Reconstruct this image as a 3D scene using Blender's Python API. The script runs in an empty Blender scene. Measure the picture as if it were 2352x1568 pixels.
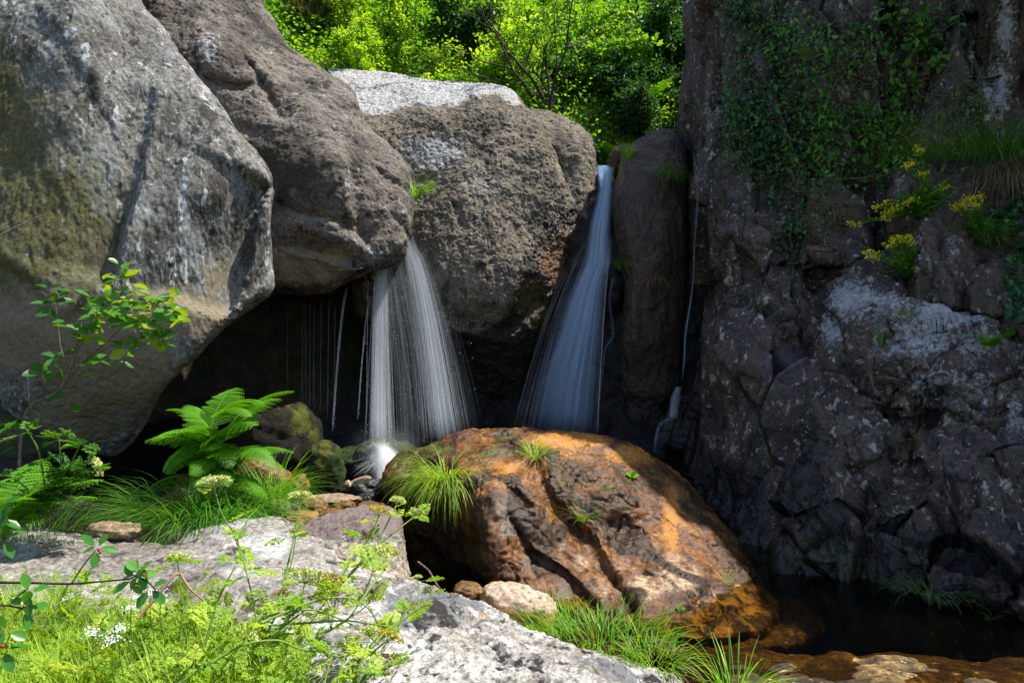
import bpy, bmesh, math, random
import numpy as np
from mathutils import Vector
from mathutils.geometry import delaunay_2d_cdt

# ------------------------------------------------------------------ camera, sky, sun, exposure
sc = bpy.context.scene
C = sc.collection
CAM_H = 1.65
FPX, CX, CY = 1568.0, 1176.0, 784.0          # focal length and centre in the pixels of a 2352-wide view
cam_d = bpy.data.cameras.new('camera')
cam = bpy.data.objects.new('camera', cam_d)
C.objects.link(cam)
cam.location = (0, 0, CAM_H)
cam.rotation_euler = (math.radians(90), 0, 0)
cam_d.sensor_width = 36.0
cam_d.lens = 36.0 * FPX / 2352.0
cam_d.clip_start = 0.05
cam_d.clip_end = 400
sc.camera = cam

SUN = Vector((0.42, 0.09, 0.90)).normalized()   # towards the sun: high, from the right and slightly behind
SUN_EL = math.asin(SUN.z)
SUN_ROT = math.atan2(SUN.x, SUN.y)
w = bpy.data.worlds.new("World")
sc.world = w
w.use_nodes = True
nt = w.node_tree
nt.nodes.clear()
sky = nt.nodes.new('ShaderNodeTexSky')
sky.sky_type = 'NISHITA'
sky.sun_disc = False
sky.sun_elevation = SUN_EL
sky.sun_rotation = SUN_ROT
bg = nt.nodes.new('ShaderNodeBackground')
bg.inputs['Strength'].default_value = 0.125
wo = nt.nodes.new('ShaderNodeOutputWorld')
nt.links.new(sky.outputs[0], bg.inputs[0])
nt.links.new(bg.outputs[0], wo.inputs[0])
sl = bpy.data.lights.new('sun', 'SUN')
sl.energy = 5.0
sl.angle = math.radians(0.6)
sl.color = (1.0, 0.95, 0.86)
so = bpy.data.objects.new('sun', sl)
C.objects.link(so)
so.location = (8, 2, 20)
so.rotation_euler = SUN.to_track_quat('Z', 'Y').to_euler()
sc.view_settings.view_transform = 'Standard'
sc.view_settings.look = 'None'
sc.view_settings.gamma = 1
sc.view_settings.exposure = 0.8
sc.cycles.max_bounces = 8
sc.cycles.diffuse_bounces = 3
sc.cycles.transmission_bounces = 4
sc.cycles.transparent_max_bounces = 24
sc.cycles.caustics_reflective = False
sc.cycles.caustics_refractive = False
sc.cycles.use_denoising = True

rng = np.random.default_rng(7)
rnd = random.Random(11)

# ------------------------------------------------------------------ helpers: places, noise
def P(px, py, d):
    """the world point that stands at depth d where the 2352x1568 view shows (px, py)"""
    return np.array([(px - CX) / FPX * d, d, CAM_H - (py - CY) / FPX * d])

def PZ(px, py, z):
    d = (CAM_H - z) * FPX / (py - CY)
    return P(px, py, d)

def to_px(co):
    return CX + co[:, 0] / co[:, 1] * FPX, CY - (co[:, 2] - CAM_H) / co[:, 1] * FPX

def _hash(ix, iy, iz, seed):
    h = (ix.astype(np.uint32) * np.uint32(374761393) + iy.astype(np.uint32) * np.uint32(668265263)
         + iz.astype(np.uint32) * np.uint32(2147483647 - 12345) + np.uint32(seed * 7919 + 13))
    h = (h ^ (h >> np.uint32(13))) * np.uint32(1274126177)
    h = (h ^ (h >> np.uint32(16))) * np.uint32(2246822519)
    return h ^ (h >> np.uint32(15))

_G = np.array([(1,1,0),(-1,1,0),(1,-1,0),(-1,-1,0),(1,0,1),(-1,0,1),(1,0,-1),(-1,0,-1),
               (0,1,1),(0,-1,1),(0,1,-1),(0,-1,-1),(1,1,0),(-1,1,0),(0,-1,1),(0,-1,-1)], dtype=np.float32)

def pnoise(p, seed=0):
    p = np.asarray(p, dtype=np.float32)
    i = np.floor(p).astype(np.int32)
    f = p - i
    u = f * f * f * (f * (f * 6 - 15) + 10)
    out = np.zeros(len(p), dtype=np.float32)
    for dx in (0, 1):
        wx = u[:, 0] if dx else 1 - u[:, 0]
        for dy in (0, 1):
            wy = u[:, 1] if dy else 1 - u[:, 1]
            for dz in (0, 1):
                wz = u[:, 2] if dz else 1 - u[:, 2]
                g = _G[_hash(i[:, 0] + dx, i[:, 1] + dy, i[:, 2] + dz, seed) & np.uint32(15)]
                out += wx * wy * wz * (g[:, 0] * (f[:, 0] - dx) + g[:, 1] * (f[:, 1] - dy) + g[:, 2] * (f[:, 2] - dz))
    return out

def fbm(p, oct=4, seed=0, gain=0.5, lac=2.03):
    a, s, out = 1.0, 1.0, 0
    for k in range(oct):
        out = out + a * pnoise(np.asarray(p) * s + k * 17.3, seed + k)
        a *= gain
        s *= lac
    return out

def ridged(p, oct=3, seed=0):
    a, s, out = 1.0, 1.0, 0
    for k in range(oct):
        out = out + a * (1 - 2 * np.abs(pnoise(np.asarray(p) * s + k * 9.1, seed + k)) * 1.6)
        a *= 0.5
        s *= 2.1
    return out

def cells(u, v, seed=0):
    """2D worley: random value of the nearest cell and the gap to the second nearest"""
    iu, iv = np.floor(u).astype(np.int32), np.floor(v).astype(np.int32)
    d1 = np.full(len(u), 9.0, dtype=np.float32)
    d2 = d1.copy()
    val = np.zeros(len(u), dtype=np.float32)
    z = np.zeros_like(iu)
    for a in (-1, 0, 1):
        for b in (-1, 0, 1):
            h = _hash(iu + a, iv + b, z, seed)
            ox = (h & np.uint32(1023)).astype(np.float32) / 1023
            oy = ((h >> np.uint32(10)) & np.uint32(1023)).astype(np.float32) / 1023
            d = np.hypot(iu + a + ox - u, iv + b + oy - v)
            m = d < d1
            d2 = np.where(m, d1, np.minimum(d2, d))
            val = np.where(m, ((h >> np.uint32(20)) & np.uint32(1023)).astype(np.float32) / 1023, val)
            d1 = np.where(m, d, d1)
    return val, d2 - d1

def cells3(p, seed=0):
    """3D worley: value of the nearest cell, gap to the second nearest, and a random slope across the cell (split rock faces)"""
    ip = np.floor(p).astype(np.int32)
    n = len(p)
    d1 = np.full(n, 9.0, dtype=np.float32); d2 = d1.copy()
    val = np.zeros(n, dtype=np.float32); tilt = np.zeros(n, dtype=np.float32)
    for a in (-1, 0, 1):
        for b in (-1, 0, 1):
            for c in (-1, 0, 1):
                h = _hash(ip[:, 0] + a, ip[:, 1] + b, ip[:, 2] + c, seed)
                h2 = (h ^ (h >> np.uint32(7))) * np.uint32(2654435761)
                e = [((h >> np.uint32(k)) & np.uint32(1023)).astype(np.float32) / 1023 for k in (0, 10, 20)]
                v = [ip[:, 0] + a + e[0] - p[:, 0], ip[:, 1] + b + e[1] - p[:, 1], ip[:, 2] + c + e[2] - p[:, 2]]
                d = np.sqrt(v[0] ** 2 + v[1] ** 2 + v[2] ** 2)
                m = d < d1
                d2 = np.where(m, d1, np.minimum(d2, d))
                t = [((h2 >> np.uint32(k)) & np.uint32(1023)).astype(np.float32) / 511.5 - 1 for k in (0, 10, 20)]
                val = np.where(m, (e[0] * 7.3 + e[1] * 3.1) % 1.0, val)
                tilt = np.where(m, v[0] * t[0] + v[1] * t[1] + v[2] * t[2], tilt)
                d1 = np.where(m, d, d1)
    return val, d2 - d1, tilt

def sstep(a, b, x):
    t = np.clip((x - a) / (b - a), 0, 1)
    return t * t * (3 - 2 * t)

# ------------------------------------------------------------------ helpers: objects
def tag(o, label=None, cat=None, group=None, kind=None):
    if label: o['label'] = label
    if cat: o['category'] = cat
    if group: o['group'] = group
    if kind: o['kind'] = kind
    return o

def empty(name, loc, rz=0.0):
    o = bpy.data.objects.new(name, None)
    C.objects.link(o)
    o.location = [float(t) for t in loc]
    o.rotation_euler = (0, 0, rz)
    o.empty_display_size = 0.1
    return o

def mesh_from(name, verts, faces, mats=(), uvs=None, attrs=None, smooth=True, mat_idx=None):
    """verts (N,3); faces an (F,3) or (F,4) array or a list of such arrays"""
    verts = np.asarray(verts, dtype=np.float32)
    if not isinstance(faces, (list, tuple)):
        faces = [faces]
    faces = [np.asarray(f, dtype=np.int32) for f in faces if len(f)]
    loops = np.concatenate([f.ravel() for f in faces])
    tot = np.concatenate([np.full(len(f), f.shape[1], dtype=np.int32) for f in faces])
    start = np.concatenate([[0], np.cumsum(tot)[:-1]]).astype(np.int32)
    me = bpy.data.meshes.new(name)
    me.vertices.add(len(verts))
    me.vertices.foreach_set('co', verts.ravel())
    me.loops.add(len(loops))
    me.loops.foreach_set('vertex_index', loops)
    me.polygons.add(len(tot))
    me.polygons.foreach_set('loop_start', start)
    me.polygons.foreach_set('loop_total', tot)
    me.update(calc_edges=True)
    if smooth:
        me.polygons.foreach_set('use_smooth', np.ones(len(tot), dtype=bool))
    if mat_idx is not None:
        me.polygons.foreach_set('material_index', np.asarray(mat_idx, dtype=np.int32))
    if uvs is not None:
        uvl = me.uv_layers.new(name='UVMap')
        uvl.data.foreach_set('uv', np.asarray(uvs, dtype=np.float32)[loops].ravel())
    for k, a in (attrs or {}).items():
        at = me.attributes.new(k, 'FLOAT', 'POINT')
        at.data.foreach_set('value', np.asarray(a, dtype=np.float32))
    for m in mats:
        me.materials.append(m)
    return me

def link(name, me, parent=None, loc=(0, 0, 0), rz=0.0):
    o = bpy.data.objects.new(name, me)
    C.objects.link(o)
    o.location = [float(t) for t in loc]
    o.rotation_euler = (0, 0, rz)
    if parent: o.parent = parent
    return o

def copy_tree(o, parent=None):
    c = o.copy()
    C.objects.link(c)
    if parent: c.parent = parent
    for ch in list(o.children):
        copy_tree(ch, c)
    return c

# ------------------------------------------------------------------ helpers: materials
class Mat:
    def __init__(s, name):
        s.m = bpy.data.materials.new(name)
        s.m.use_nodes = True
        s.t = s.m.node_tree
        s.t.nodes.clear()
        s.out = s.n('ShaderNodeOutputMaterial')
        s.co = s.n('ShaderNodeTexCoord').outputs['Object']
    def n(s, ty, **kw):
        x = s.t.nodes.new(ty)
        for k, v in kw.items(): setattr(x, k, v)
        return x
    def put(s, sock, v):
        if hasattr(v, 'is_linked') or isinstance(v, bpy.types.NodeSocket): s.t.links.new(v, sock)
        elif isinstance(v, tuple) and len(v) == 3 and sock.type == 'RGBA': sock.default_value = (*v, 1)
        else: sock.default_value = v
    def vec(s, scale=(1, 1, 1), loc=(0, 0, 0), rot=(0, 0, 0), src=None):
        x = s.n('ShaderNodeMapping')
        s.put(x.inputs['Vector'], src or s.co)
        x.inputs['Scale'].default_value = scale
        x.inputs['Location'].default_value = loc
        x.inputs['Rotation'].default_value = rot
        return x.outputs[0]
    def noise(s, scale, detail=4, rough=0.55, vec=None, dist=0.0):
        x = s.n('ShaderNodeTexNoise')
        s.put(x.inputs['Vector'], vec or s.co)
        x.inputs['Scale'].default_value = scale
        x.inputs['Detail'].default_value = detail
        x.inputs['Roughness'].default_value = rough
        x.inputs['Distortion'].default_value = dist
        return x.outputs['Fac']
    def voro(s, scale, vec=None, feature='F1', out='Distance'):
        x = s.n('ShaderNodeTexVoronoi', feature=feature)
        s.put(x.inputs['Vector'], vec or s.co)
        x.inputs['Scale'].default_value = scale
        return x.outputs[out]
    def ramp(s, fac, stops, interp='LINEAR'):
        x = s.n('ShaderNodeValToRGB')
        x.color_ramp.interpolation = interp
        e = x.color_ramp.elements
        while len(e) < len(stops): e.new(0.5)
        for el, (p, c) in zip(e, stops):
            el.position = p
            el.color = (*c, 1) if isinstance(c, tuple) else (c, c, c, 1)
        s.put(x.inputs[0], fac)
        return x.outputs[0]
    def step(s, v, a, b):
        x = s.n('ShaderNodeMapRange', interpolation_type='SMOOTHSTEP')
        s.put(x.inputs['Value'], v)
        x.inputs['From Min'].default_value = a
        x.inputs['From Max'].default_value = b
        return x.outputs[0]
    def math(s, op, a, b=0.0, clamp=False):
        x = s.n('ShaderNodeMath', operation=op, use_clamp=clamp)
        s.put(x.inputs[0], a); s.put(x.inputs[1], b)
        return x.outputs[0]
    def mix(s, f, a, b, mode='MIX'):
        x = s.n('ShaderNodeMix', data_type='RGBA', blend_type=mode)
        s.put(x.inputs[0], f); s.put(x.inputs[6], a); s.put(x.inputs[7], b)
        return x.outputs[2]
    def attr(s, name):
        return s.n('ShaderNodeAttribute', attribute_name=name).outputs['Fac']
    def bump(s, h, strength, dist, normal=None):
        x = s.n('ShaderNodeBump')
        x.inputs['Strength'].default_value = strength
        x.inputs['Distance'].default_value = dist
        s.put(x.inputs['Height'], h)
        if normal is not None: s.put(x.inputs['Normal'], normal)
        return x.outputs[0]
    def princ(s, col, rough=0.8, normal=None, spec=0.4):
        x = s.n('ShaderNodeBsdfPrincipled')
        s.put(x.inputs['Base Color'], col)
        s.put(x.inputs['Roughness'], rough)
        x.inputs['Specular IOR Level'].default_value = spec
        if normal is not None: s.put(x.inputs['Normal'], normal)
        s.t.links.new(x.outputs[0], s.out.inputs['Surface'])
        return x

def rock_mat(name, base, patches=(), attrs=(), rough=0.85, bump=((40, 0.5, 0.01),), off=(0, 0, 0), grain=0.75, base_scale=1.6, spec=0.3, block=False):
    """base: ramp stops; patches: (scale, detail, lo, hi, colour, stretch); attrs: (attribute, lo, hi, colour a, colour b)"""
    m = Mat(name)
    v = m.vec(loc=off)
    m.co = v
    big = m.noise(base_scale, 8, 0.68, dist=0.4)
    mid = m.noise(base_scale * 6, 8, 0.75)
    fac = m.math('ADD', m.math('MULTIPLY', big, 0.55), m.math('MULTIPLY', mid, 0.45))
    col = m.ramp(fac, [(0.5 + (p - 0.5) * 0.72, c) for p, c in base])
    g = m.noise(34, 5, 0.8)
    col = m.mix(grain, col, m.ramp(g, [(0.36, 0.05), (0.5, 0.5), (0.64, 0.97)]), 'OVERLAY')
    for k, (scale, detail, lo, hi, c, st) in enumerate(patches):
        vv = m.vec(scale=st, loc=(k * 3.7 + 1, k * 1.9, k * 2.3))
        f = m.step(m.noise(scale, detail, 0.7, vv, 0.3), lo, hi)
        col = m.mix(f, col, c)
    if block: col = m.mix(1.0, col, m.ramp(m.attr('block'), [(0.0, (0.35, 0.31, 0.28)), (0.35, (0.95, 0.82, 0.68)), (0.65, (1.0, 0.98, 0.98)), (1.0, (1.0, 1.0, 1.0))]), 'MULTIPLY')
    r = rough
    for (an, lo, hi, ca, cb) in attrs:
        a = m.attr(an)
        ns, na = {'lich_sheen': (22, 2.6), 'moss': (16, 1.8), 'algae_shade': (8, 1.5), 'wet': (5, 0.8)}.get(an, (9, 1.3))
        jag = m.math('ADD', a, m.math('MULTIPLY', m.math('SUBTRACT', m.noise(ns, 8, 0.75), 0.5), na))
        f = m.step(jag, lo, hi)
        if an == 'wet':
            col = m.mix(f, col, m.mix(1.0, col, ca, 'MULTIPLY'))
            rr = m.n('ShaderNodeMix', data_type='FLOAT')
            m.put(rr.inputs[0], f); rr.inputs[2].default_value = r if isinstance(r, float) else 0.8; rr.inputs[3].default_value = 0.25
            r = rr.outputs[0]
        else:
            nb = m.step(m.noise(5, 9, 0.75, dist=0.8), 0.45, 0.57) if an == 'under' else m.step(m.noise(26, 8, 0.8), 0.38, 0.62)
            col = m.mix(f, col, m.mix(nb, ca, cb))
    nrm = None
    for (sc_, st_, di_) in bump:
        nrm = m.bump(m.noise(sc_, 6, 0.7), st_, di_, nrm)
    m.princ(col, r, nrm, spec)
    return m.m

# ------------------------------------------------------------------ helpers: rocks
def resample(pts, step, closed=True):
    """Catmull-Rom through the points, at even spacing"""
    p = np.asarray(pts, dtype=float)
    n = len(p)
    out = []
    for i in range(n if closed else n - 1):
        if closed: a, b, c, d = p[i - 1], p[i], p[(i + 1) % n], p[(i + 2) % n]
        else: a, b, c, d = p[max(i - 1, 0)], p[i], p[i + 1], p[min(i + 2, n - 1)]
        k = max(2, int(np.hypot(*(c - b)) / step))
        t = np.linspace(0, 1, k, endpoint=False)[:, None]
        m1, m2 = (c - a) * 0.4, (d - b) * 0.4
        out.append((2*t**3 - 3*t**2 + 1) * b + (t**3 - 2*t**2 + t) * m1 + (-2*t**3 + 3*t**2) * c + (t**3 - t**2) * m2)
    if not closed: out.append(p[-1:])
    return np.concatenate(out)

def seg_dist(q, poly, closed=True):
    """distance of the points q to a polyline, and the signed side (+ = right of its direction as seen on the picture)"""
    best = np.full(len(q), 1e9)
    side = np.zeros(len(q))
    over = np.zeros(len(q))
    n = len(poly)
    for i in range(n if closed else n - 1):
        a, b = poly[i], poly[(i + 1) % n]
        ab = b - a
        L = max(ab @ ab, 1e-9)
        tr = ((q - a) @ ab) / L
        t = np.clip(tr, 0, 1)
        dv = q - a - t[:, None] * ab
        d = np.hypot(dv[:, 0], dv[:, 1])
        m = d < best
        best = np.where(m, d, best)
        cr = -(ab[0] * (q[:, 1] - a[1]) - ab[1] * (q[:, 0] - a[0]))
        side = np.where(m, np.sign(cr), side)
        ov = np.zeros(len(q))
        if not closed:
            if i == 0: ov = np.maximum(ov, -tr * math.sqrt(L))
            if i == n - 2: ov = np.maximum(ov, (tr - 1) * math.sqrt(L))
        over = np.where(m, np.maximum(ov, 0), over)
    return best, side, over

def inside(q, poly):
    x, y = q[:, 0], q[:, 1]
    r = np.zeros(len(q), dtype=bool)
    j = len(poly) - 1
    for i in range(len(poly)):
        xi, yi, xj, yj = *poly[i], *poly[j]
        r ^= ((yi > y) != (yj > y)) & (x < (xj - xi) * (y - yi) / ((yj - yi) or 1e-9) + xi)
        j = i
    return r

class TPS:
    def __init__(s, ctrl):
        c = np.asarray(ctrl, dtype=float)
        s.c = c[:, :2] / 500
        n = len(c)
        K = s.phi(np.linalg.norm(s.c[:, None] - s.c[None], axis=2)) + 1e-4 * np.eye(n)
        A = np.zeros((n + 3, n + 3))
        A[:n, :n] = K
        A[:n, n] = 1; A[:n, n + 1:] = s.c
        A[n, :n] = 1; A[n + 1:, :n] = s.c.T
        s.w = np.linalg.solve(A, np.concatenate([c[:, 2], [0, 0, 0]]))
    def phi(s, r):
        return np.where(r > 1e-9, r * r * np.log(np.maximum(r, 1e-9)), 0)
    def __call__(s, q):
        q = np.asarray(q, dtype=float) / 500
        K = s.phi(np.linalg.norm(q[:, None] - s.c[None], axis=2))
        n = len(s.c)
        return K @ s.w[:n] + s.w[n] + q @ s.w[n + 1:]

def relief(name, outline, ctrl, mat, feats=(), rim=(40, 0.35), back=0.8, step=9, voxel=0.015, disp=(), masks=None, parent=None, sharp=False, seed=1):
    """a closed boulder: its outline, the depths of its near side, a rounded rim, creases, a bulging far side; remeshed, then weathered"""
    out = np.asarray(outline, float) if sharp else resample(outline, step)
    if sharp:
        o2 = []
        for i in range(len(out)):
            a, b = out[i], out[(i + 1) % len(out)]
            k = max(1, int(np.hypot(*(b - a)) / step))
            o2.append(a + (b - a) * np.linspace(0, 1, k, endpoint=False)[:, None])
        out = np.concatenate(o2)
    area = np.sum(out[:, 0] * np.roll(out[:, 1], -1) - np.roll(out[:, 0], -1) * out[:, 1])
    if area < 0: out = out[::-1].copy()
    lo, hi = out.min(0), out.max(0)
    gx, gy = np.meshgrid(np.arange(lo[0], hi[0], step), np.arange(lo[1], hi[1], step))
    q = np.stack([gx.ravel(), gy.ravel()], 1) + rng.uniform(-0.2, 0.2, (gx.size, 2)) * step
    tan = np.roll(out, -1, 0) - np.roll(out, 1, 0)
    tan /= np.maximum(np.linalg.norm(tan, axis=1, keepdims=True), 1e-9)
    nin = np.stack([-tan[:, 1], tan[:, 0]], 1)
    R, RD = rim
    ring = [out + nin * R * f for f in (0.02, 0.08, 0.2) if R * f < step * 0.9]
    tree = np.concatenate([q] + ring)
    tree = tree[inside(tree, out)]
    dist, _, _ = seg_dist(tree, out)
    keep = dist > R * 0.015
    tree, dist = tree[keep], dist[keep]
    allp = np.concatenate([out, tree])
    dist = np.concatenate([np.zeros(len(out)), dist])
    v2, _, fc, ov, _, _ = delaunay_2d_cdt([Vector(p) for p in allp], [], [list(range(len(out)))], 1, 1e-5)
    src = np.array([o[0] if o else -1 for o in ov])
    v2 = np.array([tuple(v) for v in v2])
    dist = np.where(src >= 0, dist[src], 0)
    fc = np.array(fc, dtype=np.int32)
    base = TPS(ctrl)(v2)
    t = np.clip(dist / R, 0, 1)
    d = base + RD * (1 - np.sqrt(np.maximum(1 - (1 - t) ** 2, 0)))
    for ft in feats:
        kind, poly = ft[0], np.asarray(resample(ft[1], 12, False) if len(ft[1]) > 2 else ft[1], float)
        bd, sd, ov_ = seg_dist(v2, poly, False)
        if kind == 'groove':      # width, depth
            d = d + ft[3] * np.exp(-(bd / ft[2]) ** 2)
        elif kind == 'step':      # edge width, depth, reach : the right-hand side set back
            e = np.exp(-(ov_ / (ft[2] * 3)) ** 2)
            d = d + e * ft[3] * sstep(-ft[2], ft[2], bd * sd) * np.exp(-np.maximum(bd * sd, 0) / ft[4])
        elif kind == 'dome':      # radius, depth
            d = d + ft[3] * np.exp(-(bd / ft[2]) ** 2)
    tb = np.clip(dist / 160, 0, 1)
    db = np.maximum(base + RD, d) + 0.03 * (dist > 0) + back * np.sqrt(np.maximum(1 - (1 - tb) ** 2, 0))
    n = len(v2)
    rimv = dist <= 1e-6
    front = np.stack([(v2[:, 0] - CX) / FPX * d, d, CAM_H - (v2[:, 1] - CY) / FPX * d], 1)
    backv = np.stack([(v2[:, 0] - CX) / FPX * db, db, CAM_H - (v2[:, 1] - CY) / FPX * db], 1)
    idx = np.where(rimv, np.arange(n), n + np.arange(n))
    faces = np.concatenate([fc, idx[fc][:, ::-1]])
    verts = np.concatenate([front, backv])
    me = mesh_from(name, verts, faces)
    return finish_rock(name, me, mat, voxel, disp, masks, parent, seed)

def finish_rock(name, me, mat, voxel, disp, masks, parent, seed):
    tmp = bpy.data.objects.new('tmp', me)
    C.objects.link(tmp)
    bm = bmesh.new(); bm.from_mesh(me)
    bmesh.ops.delete(bm, geom=[v for v in bm.verts if not v.link_faces], context='VERTS')
    bmesh.ops.recalc_face_normals(bm, faces=bm.faces)
    bm.to_mesh(me); bm.free()
    rm = tmp.modifiers.new('r', 'REMESH'); rm.mode = 'VOXEL'; rm.voxel_size = voxel; rm.use_smooth_shade = True
    sm = tmp.modifiers.new('s', 'SMOOTH'); sm.factor = 0.5; sm.iterations = 4
    dg = bpy.context.evaluated_depsgraph_get()
    me2 = bpy.data.meshes.new_from_object(tmp.evaluated_get(dg))
    bpy.data.objects.remove(tmp); bpy.data.meshes.remove(me)
    me2.name = name
    n = len(me2.vertices)
    co = np.empty(n * 3, dtype=np.float32); me2.vertices.foreach_get('co', co); co = co.reshape(-1, 3)
    no = np.empty(n * 3, dtype=np.float32); me2.vertices.foreach_get('normal', no); no = no.reshape(-1, 3)
    h = np.zeros(n, dtype=np.float32)
    blk = None
    for k, dspec in enumerate(disp):
        kind, sc_, amp = dspec[0], np.asarray(dspec[1], dtype=np.float32), dspec[2]
        p = co * sc_
        if kind == 'fbm': h += amp * fbm(p, dspec[3] if len(dspec) > 3 else 4, seed + k * 5)
        elif kind == 'ridge': h += amp * ridged(p, 3, seed + k * 5)
        elif kind == 'pit': h -= amp * sstep(0.12, 0.5, fbm(p, 3, seed + k * 5))
        elif kind == 'crack':
            h -= amp * np.exp(-(np.abs(fbm(p, 4, seed + k * 5)) / 0.02) ** 2) * sstep(-0.1, 0.2, pnoise(p * 0.6 + 31, seed + 77))
        elif kind == 'slab':
            q = p + 0.12 * np.stack([pnoise(p * 1.3 + 3, seed + 3), pnoise(p * 1.3 + 11, seed + 4), pnoise(p * 1.3 + 27, seed + 5)], 1)
            q = np.stack([q[:, 0] * 0.94 + q[:, 2] * 0.16 * sc_[0] / sc_[2], q[:, 1], q[:, 2]], 1)
            val, gap, tilt = cells3(q, seed + k)
            h += amp * ((val - 0.5) * 1.6 + tilt * 1.1) - amp * 0.6 * np.exp(-(gap / 0.025) ** 2)
            blk = val if blk is None else blk * 0.55 + val * 0.45
    co = co + no * h[:, None]
    me2.vertices.foreach_set('co', co.ravel())
    px, py = to_px(co)
    if blk is not None: me2.attributes.new('block', 'FLOAT', 'POINT').data.foreach_set('value', blk.astype(np.float32))
    if masks:
        for mk, fn in masks.items():
            at = me2.attributes.new(mk, 'FLOAT', 'POINT')
            at.data.foreach_set('value', np.clip(fn(px, py, co, no), 0, 1).astype(np.float32))
    org = np.array([co[:, 0].mean(), co[:, 1].mean(), co[:, 2].min()], dtype=np.float32)
    if parent is not None: org = np.array(parent.location, dtype=np.float32)
    me2.vertices.foreach_set('co', (co - org).ravel())
    me2.materials.clear(); me2.materials.append(mat)
    me2.polygons.foreach_set('use_smooth', np.ones(len(me2.polygons), dtype=bool))
    me2.update()
    if parent is not None: return link(name, me2, parent)
    return link(name, me2, None, org)

def stone(name, px, py, d, size, mat, rot=0.0, tilt=0.0, seed=1, voxel=None, masks=None, lump=0.18):
    """a loose stone: size = half lengths (across, away, up); its centre at depth d; noise-shaped"""
    bm = bmesh.new()
    bmesh.ops.create_icosphere(bm, subdivisions=5, radius=1)
    co = np.array([v.co[:] for v in bm.verts], dtype=np.float32)
    fc = np.array([[v.index for v in f.verts] for f in bm.faces], dtype=np.int32)
    bm.free()
    s = np.array(size, dtype=np.float32)
    co = np.sign(co) * np.abs(co) ** 0.8
    co = co * (1 + lump * fbm(co * 1.1 + seed * 3.3, 3, seed)[:, None] + 0.04 * fbm(co * 4 + seed, 3, seed + 9)[:, None])
    co = co * s
    ct, st = math.cos(tilt), math.sin(tilt)
    co = np.stack([co[:, 0] * ct - co[:, 2] * st, co[:, 1], co[:, 0] * st + co[:, 2] * ct], 1)
    cr, sr = math.cos(rot), math.sin(rot)
    co = np.stack([co[:, 0] * cr - co[:, 1] * sr, co[:, 0] * sr + co[:, 1] * cr, co[:, 2]], 1)
    co = co + 0.012 * fbm(co * 14, 3, seed + 3)[:, None] * np.sign(co) * 0.7
    ctr = P(px, py, d)
    at = {}
    if masks:
        wco = co + ctr.astype(np.float32)
        nn = co / np.maximum(np.linalg.norm(co, axis=1, keepdims=True), 1e-6)
        qx, qy = to_px(wco)
        for mk, fn in masks.items(): at[mk] = np.clip(fn(qx, qy, wco, nn), 0, 1)
    zmin = co[:, 2].min()
    me = mesh_from(name, co - np.array([0, 0, zmin]), fc, [mat], attrs=at)
    return link(name, me, None, ctr + np.array([0, 0, zmin]))

def blob(cx, cy, rx, ry, a=1.0):
    return lambda px, py: a * np.exp(-(((px - cx) / rx) ** 2 + ((py - cy) / ry) ** 2))

def blobs(*bs):
    fs = [blob(*b) for b in bs]
    return lambda px, py, co, no: np.max([f(px, py) for f in fs], axis=0)
# ------------------------------------------------------------------ the setting: ground, water
mud = rock_mat('stream_bed_soil', [(0.3, (0.035, 0.028, 0.018)), (0.55, (0.075, 0.055, 0.03)), (0.75, (0.13, 0.09, 0.045))],
               [(3, 5, 0.45, 0.6, (0.02, 0.035, 0.01), (1, 1, 1))], [('wet', 0.4, 0.7, (0.12, 0.12, 0.12), None)], bump=((18, 0.6, 0.03),))
def terrain(x, y):
    bed = -0.55 + 0 * x
    bar = 0.62 * np.exp(-(((x + 1.7) / 1.0) ** 2 + ((y - 6.6) / 0.9) ** 2)) + 0.45 * sstep(-2.0, -3.5, x)
    z = bed + bar + 0.35 * sstep(-1.5, -2.4, x)
    z = np.maximum(z, -0.6 + 1.02 * sstep(3.3, 2.7, y) * sstep(0.1, -0.7, x))        # the near bank
    z = np.maximum(z, -0.6 + 0.9 * sstep(1.3, 0.6, y))
    shelf = 3.9 * sstep(9.6, 10.1, y) + 1.75 * sstep(10.1, 11.6, y)
    hill = np.where(y > 11, (y - 11) * 0.62, 0)
    hill = np.where(y > 45, 34 * 0.62 + (y - 45) * 0.25, hill)
    z = z + shelf + hill
    left = np.clip(-x - 3.4 - 0.12 * np.maximum(y - 6, 0), 0, 12) * 1.1 * sstep(4.8, 6.2, y)
    right = np.clip(x - 4.2, 0, 14) * 1.2 * sstep(3.6, 6.0, y)
    z = z + left * np.where(y > 10, 0.35, 1) + right * np.where(y > 10, 0.5, 1)
    p = np.stack([x, y, 0 * x], 1)
    return z + 0.10 * fbm(p * 0.9, 3, 5) + np.where(y > 10.5, 0.5, 0.0) * fbm(p * 0.25, 3, 8)

u = np.linspace(-1, 1, 240)
gx = np.sign(u) * (9 * np.abs(u) + 71 * np.abs(u) ** 4)
v_ = np.linspace(0, 1, 260)
gy = -25 * (1 - np.clip(v_ / 0.1, 0, 1)) ** 2 + 14 * np.clip((v_ - 0.1) / 0.6, 0, 1) + 106 * np.clip((v_ - 0.7) / 0.3, 0, 1) ** 2
X, Y = np.meshgrid(gx, gy)
tz = terrain(X.ravel(), Y.ravel())
nx, ny = len(gx), len(gy)
ii = (np.arange(ny - 1)[:, None] * nx + np.arange(nx - 1)[None]).ravel()
gf = np.stack([ii, ii + 1, ii + nx + 1, ii + nx], 1)
cave_shade = sstep(4.2, 5.0, Y.ravel()) * sstep(10.5, 9.5, Y.ravel()) * sstep(0.9, 0.5, tz)  # blackness of the cave's shade laid over the stream-bed soil colour
g = link('ground', mesh_from('ground', np.stack([X.ravel(), Y.ravel(), tz], 1), gf, [mud], attrs={'wet': cave_shade * 1.4}))
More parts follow.
